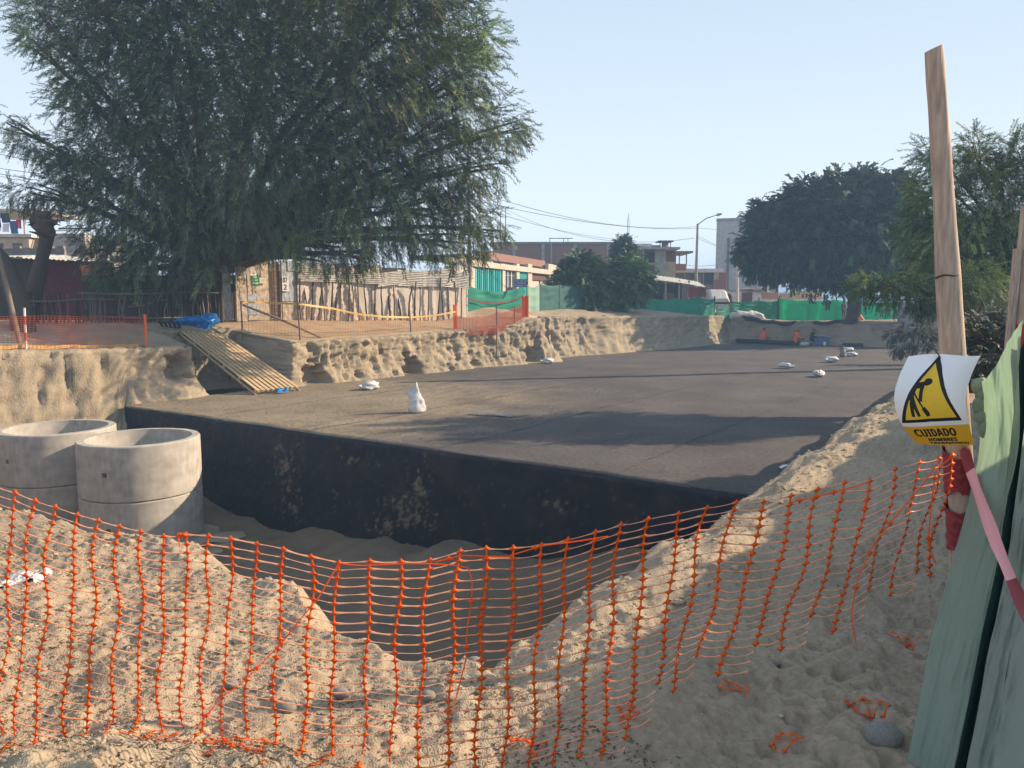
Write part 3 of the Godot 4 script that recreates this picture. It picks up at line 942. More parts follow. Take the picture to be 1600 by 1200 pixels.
func sign_image() -> Texture2D:
	var W := 768; var H := 960
	var img := Image.create(W, H, false, Image.FORMAT_RGB8)
	img.fill(Color(0.93, 0.92, 0.94))
	for k in 900:                                   # dusty specks
		img.fill_rect(Rect2i(rng.randi() % W, rng.randi() % H, 1 + rng.randi() % 3, 1 + rng.randi() % 3), Color(0.86, 0.84, 0.82))
	var ink := Color(0.15, 0.14, 0.16); var yel := Color(0.90, 0.74, 0.22)
	img.fill_rect(Rect2i(0, int(H * 0.755), W, H), Color(0.89, 0.70, 0.17))
	fill(img, scale_pts([0.43, 0.02, 0.015, 0.705, 0.905, 0.705], W, H), ink)
	fill(img, scale_pts([0.43, 0.105, 0.085, 0.672, 0.835, 0.672], W, H), yel)
	# a digging figure: head, back, arms, legs, spade
	var ring := PackedVector2Array()
	for k in 20: ring.append(Vector2(0.432 * W + 44 * cos(TAU * k / 20), 0.305 * H + 36 * sin(TAU * k / 20)))
	fill(img, ring, ink)
	fill(img, scale_pts([0.245, 0.335, 0.29, 0.305, 0.375, 0.30, 0.395, 0.33, 0.355, 0.365, 0.30, 0.37, 0.275, 0.43, 0.265, 0.47, 0.21, 0.47, 0.215, 0.40], W, H), ink)
	fill(img, fat(Vector2(0.375 * W, 0.32 * H), Vector2(0.365 * W, 0.50 * H), 24, 20), ink)
	fill(img, fat(Vector2(0.365 * W, 0.50 * H), Vector2(0.33 * W, 0.475 * H), 18, 14), ink)
	fill(img, fat(Vector2(0.24 * W, 0.455 * H), Vector2(0.215 * W, 0.645 * H), 24, 18), ink)
	fill(img, fat(Vector2(0.245 * W, 0.455 * H), Vector2(0.305 * W, 0.645 * H), 22, 18), ink)
	fill(img, fat(Vector2(0.265 * W, 0.40 * H), Vector2(0.40 * W, 0.575 * H), 9, 9), ink)
	fill(img, scale_pts([0.365, 0.575, 0.425, 0.555, 0.475, 0.615, 0.47, 0.648, 0.42, 0.652], W, H), ink)
	for k in 260:                                   # grime
		var gx := rng.randi() % W; var gy := int(H * (1.0 - pow(rng.randf(), 1.6)))
		var px := img.get_pixel(gx, mini(gy, H - 1))
		img.fill_rect(Rect2i(gx, gy, 3 + rng.randi() % 22, 1 + rng.randi() % 3), px * Color(0.93, 0.91, 0.88))
	letters(img, "CUIDADO", Rect2(0.10 * W, 0.785 * H, 0.66 * W, 0.085 * H), ink)
	letters(img, "HOMBRES", Rect2(0.24 * W, 0.89 * H, 0.50 * W, 0.042 * H), ink)
	letters(img, "TRABAJANDO", Rect2(0.22 * W, 0.945 * H, 0.70 * W, 0.042 * H), ink)
	return ImageTexture.create_from_image(img)

func post_and_sign() -> void:
	var d := 2.66
	var pts := []
	var rad := []
	for a in [[1459, 76, 24], [1464, 140, 27], [1469, 210, 29], [1474, 290, 30], [1478, 370, 32], [1483, 460, 34], [1489, 560, 36], [1496, 660, 38], [1501, 760, 38], [1505, 860, 38], [1508, 1000, 38], [1510, 1120, 39]]:
		pts.append(R(a[0], a[1], d)); rad.append(a[2] * 0.5 * d / F)
	pts.reverse(); rad.reverse()
	pts[0].y = ground_at(pts[0]) - 0.2
	var o := base("wooden_post", Vector3(pts[0].x, ground_at(pts[0]), pts[0].z))
	tag(o, "tall crooked peeled wooden post that carries the warning sign", "post")
	var m := MB.new()
	var sm := []; var sr := []
	for i in pts.size() - 1:
		for k in 4:
			var f := k / 4.0
			sm.append(pts[i].lerp(pts[i + 1], f)); sr.append(lerpf(rad[i], rad[i + 1], f))
	sm.append(pts[-1]); sr.append(rad[-1])
	m.tube(sm, sr, 18, true)
	var n0 := m.v.size()
	for i in n0:                                    # knots, flats and a hewn corner
		var p := m.v[i]
		var c := sm[0] as Vector3
		var ax := Vector3(lerpf(sm[0].x, sm[-1].x, inverse_lerp(sm[0].y, sm[-1].y, p.y)), p.y, d * -1.0)
		var k := nA.get_noise_3d(p.x * 30.0, p.y * 5.0, p.z * 30.0) * 0.005 + nB.get_noise_3d(p.x * 40.0, p.y * 2.0, p.z * 40.0) * 0.003
		var dirv := Vector3(p.x - ax.x, 0, p.z - ax.z)
		m.v[i] = p + dirv.normalized() * k
		if c.y > 99.0: break
	for i in n0:
		if m.v[i].y > sm[-1].y - 0.004: m.v[i].y += (m.v[i].x - sm[-1].x) * 0.28
	part("shaft", m, M.post, o)
	for a in [[430, 0.003, M.wire], [343, 0.0014, M.grey_wood]]:
		var c := R(1480.0 if a[0] > 400 else 1476.0, a[0], d)
		var loop := []
		for k in 17: loop.append(c + Vector3(cos(TAU * k / 16.0) * 0.0385, 0.004 * sin(k * 1.3) + 0.006 * cos(TAU * k / 16.0), sin(TAU * k / 16.0) * 0.0385))
		if a[0] > 400:
			var wm := MB.new(); wm.tube(loop, [a[1]], 5); wm.tube([loop[0], loop[0] + Vector3(0.012, 0.006, 0.004)], [a[1] * 0.7], 5)
			part("wire_tie", wm, a[2], o)
	for a in [[704, 772, 1499], [786, 862, 1503]]:  # red tape wound round the post
		var tm := MB.new()
		var c0 := R(a[2] - 1, a[1], d); var c1 := R(a[2] - 4, a[0], d)
		tm.grid(48, 16, func(x: float, y: float):
			var an := x * TAU
			var rr := 0.0445 + 0.0045 * absf(nA.get_noise_3d(cos(an) * 9.0, y * 16.0 + sin(an) * 6.0, a[0])) + 0.002 * sin(y * 26.0 + an * 2.0)
			var yy := y + 0.22 * (y - 0.35) * sin(an + a[0]) + 0.10 * nB.get_noise_2d(cos(an) * 3.0 + a[0], y * 2.0)
			return c0.lerp(c1, yy) + Vector3(cos(an) * rr, 0, -sin(an) * rr))
		part("tape_wrap", tm, M.red_tape, o)
	# the sign: a limp printed sheet, bowed towards its left
	var s := base("warning_sign", R(1465, 625, 2.55))
	tag(s, "bowed white and yellow CUIDADO HOMBRES TRABAJANDO sheet tied to the post", "sign")
	var lu := [1419, 557, 2.60, 1403, 590, 2.565, 1396, 622, 2.55, 1405, 658, 2.55, 1432, 693, 2.575]
	var ru := [1534, 553, 2.52, 1516, 590, 2.50, 1508, 622, 2.485, 1511, 655, 2.48, 1521, 695, 2.50]
	var cl := Curve3D.new(); var cr := Curve3D.new()
	for k in 5:
		cl.add_point(R(lu[k * 3], lu[k * 3 + 1], lu[k * 3 + 2])); cr.add_point(R(ru[k * 3], ru[k * 3 + 1], ru[k * 3 + 2]))
	for c in [cl, cr]:
		for k in 5:
			var tg: Vector3 = (c.get_point_position(mini(k + 1, 4)) - c.get_point_position(maxi(k - 1, 0))) * 0.17
			c.set_point_in(k, -tg); c.set_point_out(k, tg)
	var sheet := MB.new()
	sheet.grid(28, 40, func(a: float, b: float):
		var p := cl.sample_baked(cl.get_baked_length() * (1.0 - b), true).lerp(cr.sample_baked(cr.get_baked_length() * (1.0 - b), true), a)
		p.z += 0.014 * sin(PI * a) + 0.006 * sin(a * 7.0 + b * 3.0) - 0.010 * exp(-pow((a - 0.44) / 0.05, 2.0)) * b
		if b > 0.9: p.y += 0.006 * sin(a * 5.0) * (b - 0.9) * 10.0
		return p)
	var sm2 := mat("print", Color(1, 1, 1), 0.42)
	sm2.albedo_texture = sign_image()
	sm2.backlight_enabled = true; sm2.backlight = Color(0.10, 0.10, 0.10)
	part("printed_sheet", sheet, sm2, s)
	var tw := MB.new()
	tw.tube([R(1463, 549, 2.53), R(1468, 556, 2.54), R(1470, 564, 2.565), R(1470, 572, 2.60)], [0.0025], 5)
	tw.tube([R(1470, 566, 2.53), R(1472, 600, 2.52), R(1474, 650, 2.53)], [0.0012], 5)
	part("wire_tie", tw, M.wire, s)

func curtain() -> void:
	var o := base("shade_net_fence", R(1500, 1150, 2.2))
	tag(o, "pale green shade net hanging in folds along the right, close to the camera", "net fence")
	var edges := [
		[R(1528, 600, 2.62), R(1531, 690, 2.60), R(1512, 790, 2.56), R(1488, 880, 2.50), R(1450, 1030, 2.42), R(1412, 1215, 2.33)],
		[R(1547, 585, 2.52), R(1552, 690, 2.48), R(1536, 800, 2.44), R(1517, 890, 2.40), R(1482, 1040, 2.33), R(1447, 1215, 2.26)],
		[R(1574, 535, 2.46), R(1590, 690, 2.40), R(1568, 800, 2.37), R(1552, 890, 2.33), R(1520, 1040, 2.27), R(1485, 1215, 2.20)],
		[R(1598, 500, 2.36), R(1588, 600, 2.36), R(1574, 730, 2.34), R(1554, 880, 2.29), R(1522, 1040, 2.23), R(1488, 1215, 2.16)]]
	var rest := [
		[R(1606, 520, 2.40), R(1603, 640, 2.38), R(1592, 760, 2.34), R(1573, 900, 2.28), R(1541, 1050, 2.22), R(1507, 1215, 2.16)],
		[R(1622, 510, 2.32), R(1620, 640, 2.28), R(1608, 800, 2.22), R(1588, 950, 2.16), R(1566, 1080, 2.1), R(1540, 1215, 2.05)],
		[R(1640, 500, 2.2), R(1640, 640, 2.18), R(1625, 800, 2.14), R(1608, 950, 2.1), R(1590, 1080, 2.05), R(1565, 1215, 2.0)],
		[Vector3(1.52, 1.50, -1.7), Vector3(1.52, 1.2, -1.7), Vector3(1.50, 0.9, -1.68), Vector3(1.48, 0.6, -1.66), Vector3(1.46, 0.3, -1.64), Vector3(1.44, 0.0, -1.62)],
		[Vector3(1.60, 1.55, -0.9), Vector3(1.60, 1.2, -0.9), Vector3(1.58, 0.9, -0.9), Vector3(1.56, 0.6, -0.9), Vector3(1.54, 0.3, -0.9), Vector3(1.52, 0.0, -0.9)]]
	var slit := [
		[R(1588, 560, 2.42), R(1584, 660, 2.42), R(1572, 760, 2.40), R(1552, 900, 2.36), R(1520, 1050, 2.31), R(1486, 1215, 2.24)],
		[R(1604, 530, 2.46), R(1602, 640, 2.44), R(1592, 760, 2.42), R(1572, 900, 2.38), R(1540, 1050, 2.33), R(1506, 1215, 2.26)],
		[R(1622, 530, 2.40), R(1618, 640, 2.38), R(1608, 760, 2.36), R(1588, 900, 2.32), R(1556, 1050, 2.27), R(1522, 1215, 2.20)]]  # strip coloured dark as the shadow in the gap between folds
	for set_ in [[edges, "front_fold"], [rest, "rear_fold"], [slit, "gap_shadow"]]:
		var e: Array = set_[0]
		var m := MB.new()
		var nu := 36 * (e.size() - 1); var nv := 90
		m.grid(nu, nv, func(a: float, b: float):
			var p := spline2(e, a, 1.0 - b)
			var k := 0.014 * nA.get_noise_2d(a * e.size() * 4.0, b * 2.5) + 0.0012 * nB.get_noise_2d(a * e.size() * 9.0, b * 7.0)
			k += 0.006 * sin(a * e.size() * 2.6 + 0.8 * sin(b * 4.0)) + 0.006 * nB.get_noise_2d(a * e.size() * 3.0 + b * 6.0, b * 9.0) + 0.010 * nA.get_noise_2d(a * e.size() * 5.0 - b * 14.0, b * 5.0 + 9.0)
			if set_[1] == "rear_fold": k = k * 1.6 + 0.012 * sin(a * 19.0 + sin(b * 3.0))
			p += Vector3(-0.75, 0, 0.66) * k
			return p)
		part(set_[1], m, {"front_fold": M.curtain, "rear_fold": M.curtain_grey, "gap_shadow": M.curtain_shadow}[set_[1]], o)
	# bunched, knotted cloth where the net is tied to the post
	var kn := MB.new()
	for k in 5:
		kn.lump(R(1532 + 5 * sin(k * 2.0), 604 + k * 16, 2.60 - 0.01 * k), Vector3(0.024, 0.030, 0.022), nA, 1.6, 16, 10, 14.0)
	part("bunched_knot", kn, M.curtain, o)
	# the same fence goes on behind the second post, past the edge of the picture
	var o2 := base("shade_net_fence", w(-5, -4.35, 0))
	tag(o2, "green shade net fence running on along the pit behind the second post", "net fence")
	var m2 := MB.new()
	m2.grid(120, 14, func(a: float, b: float):
		var s := lerpf(-10.6, 1.2, a)
		return w(s, -4.35 - 0.05 * sin(s * 4.0) + 0.03 * nA.get_noise_2d(s * 6.0, b * 3.0), lerpf(0.0, 1.62 - 0.05 * absf(sin(s * 1.3)), b)), true)
	var dense := mat("opaque_net", lin(0.20, 0.30, 0.25), 0.8)  # opaque so this unseen fence throws full shade on the right sand
	part("hanging_net", m2, dense, o2)
	for k in 4:
		var pm := MB.new()
		var q := w(-10.2 + k * 3.7, -4.42)
		pm.tube([q, q + Vector3(0.01, 1.75, 0)], [0.04, 0.035], 8)
		part("post", pm, M.post, o2)
	var p := R(1599, 420, 3.5)
	var s2 := base("second_post", Vector3(p.x, 0, p.z))
	tag(s2, "pale weathered post with red paint at the right picture edge", "post")
	var sm := MB.new()
	sm.tube([Vector3(p.x - 0.03, -0.1, p.z), Vector3(p.x - 0.005, 1.0, p.z), Vector3(p.x + 0.005, 1.60, p.z), Vector3(p.x + 0.012, 1.93, p.z)], [0.043, 0.042, 0.04, 0.038], 14)
	part("shaft", sm, M.post, s2)
	var rm := MB.new()
	rm.tube([Vector3(p.x - 0.006, 0.95, p.z), Vector3(p.x - 0.002, 1.40, p.z)], [0.0445], 14)
	part("red_band", rm, M.red, s2)
	var bm := MB.new()
	bm.bar(Vector3(p.x - 0.062, 0.9, p.z + 0.02), Vector3(p.x - 0.045, 1.74, p.z + 0.02), 0.028, 0.03)
	part("side_batten", bm, M.post, s2)
	# red and white tape from the post to lower right
	var t := base("barrier_tape", R(1512, 720, 2.56))
	tag(t, "twisted red and pink barrier tape stretched from the post to lower right", "barrier tape")
	var cv := [R(1506, 700, 2.60), R(1516, 735, 2.55), R(1535, 790, 2.40), R(1557, 850, 2.2), R(1580, 905, 2.0), R(1600, 950, 1.86), R(1640, 1035, 1.6)]
	for k in cv.size() - 1:
		var tm := MB.new()
		tm.grid(10, 4, func(a: float, b: float):
			var c: Vector3 = cv[k].lerp(cv[k + 1], a)
			var q := k + a
			var up := Vector3(0.85, 0.5, 0.1).rotated(Vector3(0.1, -0.6, 0.75).normalized(), 0.35 * sin(q * 1.1))
			var bend := absf(b - 0.5) * 2.0
			return c + up.normalized() * (b - 0.5) * (0.034 + 0.004 * sin(q * 3.0)) + Vector3(-0.5, 0.2, 0.7) * 0.010 * (1.0 - bend * bend))
		part("red_stretch" if k in [0, 4, 5] else "pale_stretch", tm, M.red_tape if k in [0, 4, 5] else M.pink_tape, t)

func spline2(e: Array, a: float, b: float) -> Vector3:
	var n := e.size()
	var x := a * (n - 1)
	var i := mini(int(x), n - 2)
	var c: Array[Vector3] = []
	for k in range(i - 1, i + 3):
		var col: Array = e[clampi(k, 0, n - 1)]
		var y := b * (col.size() - 1)
		var j := mini(int(y), col.size() - 2)
		var p0: Vector3 = col[maxi(j - 1, 0)]; var p1: Vector3 = col[j]; var p2: Vector3 = col[j + 1]; var p3: Vector3 = col[mini(j + 2, col.size() - 1)]
		c.append(p1.cubic_interpolate(p2, p0, p3, y - j))
	return c[1].cubic_interpolate(c[2], c[0], c[3], x - i)


# ---------------------------------------------------------------- loose things on the tank and the bank
func sacks() -> void:
	var lying := [[578, 609, 0.40, 0.6, "white sack slumped on the dusty tank corner, nearest the ramp"], [856, 568, 0.36, 0.2, "dull white sack lying at the foot of the earth bank"], [1227, 576, 0.36, 2.6, "white sack lying left of the others, just beyond the long thin shadow"], [1299, 566, 0.42, 0.4, "crumpled white sack in the middle of the far group"], [1330, 557, 0.36, 0.0, "white sack leaning against the upright grey bag"], [1325, 550, 0.42, 0.3, "white sack farthest back in the group of far sacks"], [1279, 589, 0.40, 1.2, "bluish white sack lying inside the tree shadow"], [1445, 549, 0.38, 2.0, "white sack alone by the right earth bank, behind the sign"]]
	for i in lying.size():
		var a: Array = lying[i]
		var p := on(a[0], a[1], TANK_TOP)
		var o := base("sand_sack", Vector3(p.x, TANK_TOP + 0.02, p.z))
		o.rotation.y = a[3]
		var m := MB.new()
		var k: float = a[2] / 0.38
		m.lump(Vector3(0, 0.13, 0) * k, Vector3(0.33, 0.155, 0.22) * k, nA, 0.62, 26, 16, 7.0 + i * 0.7)
		for j in m.v.size(): if m.v[j].y < 0.0: m.v[j].y = 0.0
		obj("bag", m, M.sack, o)
		var t := MB.new()
		t.tube([Vector3(-0.22, 0.11, 0) * k, Vector3(-0.33, 0.10, 0.02) * k, Vector3(-0.39, 0.12, 0.04) * k, Vector3(-0.46, 0.13, 0.05) * k], [0.10 * k, 0.065 * k, 0.08 * k, 0.05 * k], 11, true, 0.3, rng)
		obj("gathered_neck", t, M.sack, o)
		tag(o, a[4], "sack", "white sand sacks holding down the membrane")
	for e in [[651, 645, 0.80, M.sack, "upright half-full white sack with flared open top, nearest the camera"], [1317, 558, 0.62, M.grey_sack, "upright grey bag among the far white sacks"]]:
		var p := on(e[0], e[1], TANK_TOP)
		var o := base("sand_sack", Vector3(p.x, TANK_TOP + 0.015, p.z))
		var k: float = e[2] / 0.8
		var m := MB.new()
		m.grid(30, 22, func(a: float, b: float):
			var an := a * TAU
			var r := table(b, [0.0, 0.20, 0.04, 0.255, 0.2, 0.26, 0.45, 0.225, 0.6, 0.19, 0.74, 0.185, 0.9, 0.205, 1.0, 0.215])
			r *= 1.0 + 0.10 * sin(an * 3.0 + b * 4.0) + 0.16 * nA.get_noise_3d(cos(an) * 9.0, b * 14.0, sin(an) * 9.0)
			var flat_ := lerpf(0.8, 0.34, smoothstep(0.5, 0.95, b))
			var lean := -0.17 * smoothstep(0.45, 1.0, b)
			var y := b * 0.78
			if b > 0.75: y += (b - 0.75) * 0.9 * cos(an) * 0.9 - (b - 0.75) * 0.12
			return Vector3(cos(an) * r + lean, y, -sin(an) * r * flat_) * k)
		obj("bag", m, e[3], o)
		tag(o, e[4], "sack", "white sand sacks holding down the membrane")
	# strips lying about
	var m := MB.new()
	var a := on(736, 646, TANK_TOP + 0.03); var b := on(801, 650, TANK_TOP + 0.03)
	m.grid(14, 3, func(x: float, y: float): return a.lerp(b, x) + Vector3(0.0, 0.03 + 0.035 * sin(x * 5.0) + 0.04 * y * (0.4 + x), (y - 0.5) * -0.28))
	tag(obj("membrane_offcut", m, M.grey_sack), "grey offcut strip curling up from the tank top near the upright sack", "offcut")
	m = MB.new()
	var c := on(1219, 733, TANK_TOP + 0.03); var d := on(1256, 725, TANK_TOP + 0.05)
	m.grid(12, 2, func(x: float, y: float): return c.lerp(d, x) + Vector3(0, 0.03 + 0.03 * sin(x * 8.0), (y - 0.5) * 0.14))
	tag(obj("white_strip", m, M.sack), "white strip of plastic at the tank edge beside the right sand ridge", "strip")
	m = MB.new()
	var pc := on(36, 880, 0.05)
	m.grid(24, 16, func(x: float, y: float):
		var q := pc + Vector3((x - 0.5) * 0.24 + 0.03 * nB.get_noise_2d(y * 9.0, x * 5.0), 0, (0.5 - y) * 0.17 + 0.03 * nB.get_noise_2d(x * 9.0, 4.0))
		q.y = ground_at(q) + 0.012 + 0.030 * absf(nA.get_noise_2d(x * 22.0, y * 18.0)) - 0.02 * (1.0 if absf(x - 0.5) > 0.42 else 0.0)
		return q)
	tag(obj("crumpled_paper", m, M.sack), "crumpled white cement paper half buried on the left spoil heap", "paper")
	# the roll and the folded edge of membrane at the far end
	m = MB.new()
	var r0 := w(48.9, 16.4, TANK_TOP + 0.20); var r1 := w(47.4, 11.5, TANK_TOP + 0.20)
	m.tube([r0, r0.lerp(r1, 0.5), r1], [0.18], 16)
	tag(obj("membrane_roll", m, M.black), "long black roll of membrane in front of the two orange workers", "roll")
	m = MB.new()
	var pts := []
	for k in 24:
		var t := lerpf(17.2, 7.4, k / 23.0)
		var q := w(49.75 + 0.15 * sin(k), t)
		q.y = plateau(50.5, t) + 0.10 + 0.06 * sin(k * 1.7) - 0.22 * sin(PI * k / 23.0)
		pts.append(q)
	m.tube(pts, [0.13, 0.16, 0.18, 0.16, 0.19, 0.14], 9, true, 0.2, rng)
	tag(obj("membrane_edge", m, M.black), "rolled black membrane edge lying along the far bank top", "membrane")
	m = MB.new()
	var z := w(48.6, 8.2, TANK_TOP + 0.13)
	m.tube([z, z + Vector3(1.4, 0, 0.3)], [0.13], 10)
	tag(obj("membrane_roll", m, M.black), "short black roll right of the blue box", "roll")

func ramp() -> void:
	var bl := on(400, 616, TANK_TOP + 0.05); var br := on(468, 609, TANK_TOP + 0.05)
	var tl := R(280, 523, 30.0); var tr := R(336, 516, 31.6)
	tl.y = 0.30; tr.y = 0.32
	var o := base("pallet_ramp", (bl + br) * 0.5)
	tag(o, "sloping ramp of nine long wooden slats from bank down onto the tank", "ramp")
	for k in 9:
		var f := (k + 0.5) / 9.0
		var m := MB.new()
		var a := bl.lerp(br, f) + Vector3(0, 0.13 + rng.randf_range(-0.006, 0.006), 0); var b := tl.lerp(tr, f) + Vector3(0, 0.09, 0)
		var side := (br - bl).normalized()
		var d := (b - a).normalized()
		var up := side.cross(d).normalized()
		m.box(Transform3D(Basis(side, d, up.abs() if false else side.cross(d)), (a + b) * 0.5), Vector3(0.135, a.distance_to(b) + rng.randf_range(-0.06, 0.06), 0.025))
		part("slat", m, M.pale_wood, o)
	for k in 6:
		var f := 0.02 + k * 0.192
		var m := MB.new()
		var a := bl.lerp(tl, f) + Vector3(0, 0.06, 0); var b := br.lerp(tr, f) + Vector3(0, 0.06, 0)
		m.bar(a, b, 0.10, 0.10)
		part("bearer", m, M.pale_wood, o)
	for e in [[bl, tl], [br, tr]]:
		var m := MB.new()
		m.bar((e[0] as Vector3) + Vector3(0, -0.03, 0), (e[1] as Vector3) + Vector3(0, -0.03, 0), 0.05, 0.09)
		part("stringer", m, M.pale_wood, o)
	var m := MB.new()
	m.grid(14, 8, func(x: float, y: float):
		var p := bl.lerp(br, 0.50 + x * 0.26) + Vector3(0.02, 0.02, 0.12)
		return p + Vector3(0.15 * (y - 0.4), 0.17 * sin(PI * y) * (0.6 + 0.4 * sin(x * 9.0)) + 0.04 * nA.get_noise_2d(x * 30, y * 30), 0.34 * y))
	tag(obj("blue_scrap", m, M.tarp), "scrap of blue plastic under the foot of the wooden ramp", "plastic")
	var bp := gp(304, 31.4)
	m = MB.new()
	for k in 3: m.lump(bp + Vector3(-0.36 + 0.42 * k, 0.12, -0.1), Vector3(0.40, 0.26 + 0.03 * k, 0.45), nA, 0.9, 26, 16, 3.2)
	tag(obj("blue_tarp", m, M.tarp), "crumpled shiny blue tarpaulin heap at the top of the ramp", "tarpaulin")
	# dark slatted crate lid left of it
	var q := gp(258, 30.0)
	var c := base("crate_lid", q)
	for k in 5:
		var s := MB.new()
		s.bar(q + Vector3(-0.35 + 0.17 * k, 0.06, -0.5), q + Vector3(-0.10 + 0.17 * k, 0.30, 0.30), 0.09, 0.03)
		part("slat", s, M.black, c)
	for k in 2:
		var s := MB.new()
		s.bar(q + Vector3(-0.42 + 0.24 * k, 0.02 + 0.22 * k, -0.45 + 0.7 * k), q + Vector3(0.42 + 0.24 * k, 0.04 + 0.22 * k, -0.45 + 0.7 * k), 0.05, 0.04)
		part("batten", s, M.black, c)
	tag(c, "dark slatted crate lid leaning beside the blue tarpaulin", "crate lid")


# ---------------------------------------------------------------- nets, tapes and fences behind the pit
func far_net(m: MB, cols: Array, rows: int, wd: float) -> void:   # cols: [top, bottom] pairs, evenly spaced
	for i in cols.size():
		for k in rows + 1:
			var f := float(k) / rows
			var p: Vector3 = (cols[i][0] as Vector3).lerp(cols[i][1], f)
			if k < rows:
				var p2: Vector3 = (cols[i][0] as Vector3).lerp(cols[i][1], float(k + 1) / rows)
				strand(m, p, p2, Vector3(1, 0, 0.2), wd, wd * 0.8, 0.0, 0.0, 1)
			if i < cols.size() - 1:
				strand(m, p, (cols[i + 1][0] as Vector3).lerp(cols[i + 1][1], f), Vector3.UP, wd, wd * 0.6, 0.5, 0.004, 2)

func net_run(spec: Array, pitch_m: float, rows: int, wd: float, sag: float) -> MB:  # spec: u, v_top, v_bottom, depth ...
	var tops := []; var bots := []
	for k in range(0, spec.size(), 4):
		tops.append(R(spec[k], spec[k + 1], spec[k + 3])); bots.append(R(spec[k], spec[k + 2], spec[k + 3]))
	var cols := []
	for k in tops.size() - 1:
		var n := maxi(2, int((tops[k] as Vector3).distance_to(tops[k + 1]) / pitch_m))
		for i in n + (1 if k == tops.size() - 2 else 0):
			var f := float(i) / n
			var a: Vector3 = (tops[k] as Vector3).lerp(tops[k + 1], f); var b: Vector3 = (bots[k] as Vector3).lerp(bots[k + 1], f)
			a.y -= sag * 4.0 * f * (1.0 - f)
			a.z += 0.04 * sin(i * 0.7); b.z += 0.05 * sin(i * 0.45 + 1.0)
			b.y = maxf(b.y, ground_at(b) + 0.02)
			cols.append([a, b])
	var m := MB.new()
	m.col = Color(0.95, 0.9, 0.85)
	far_net(m, cols, rows, wd)
	return m

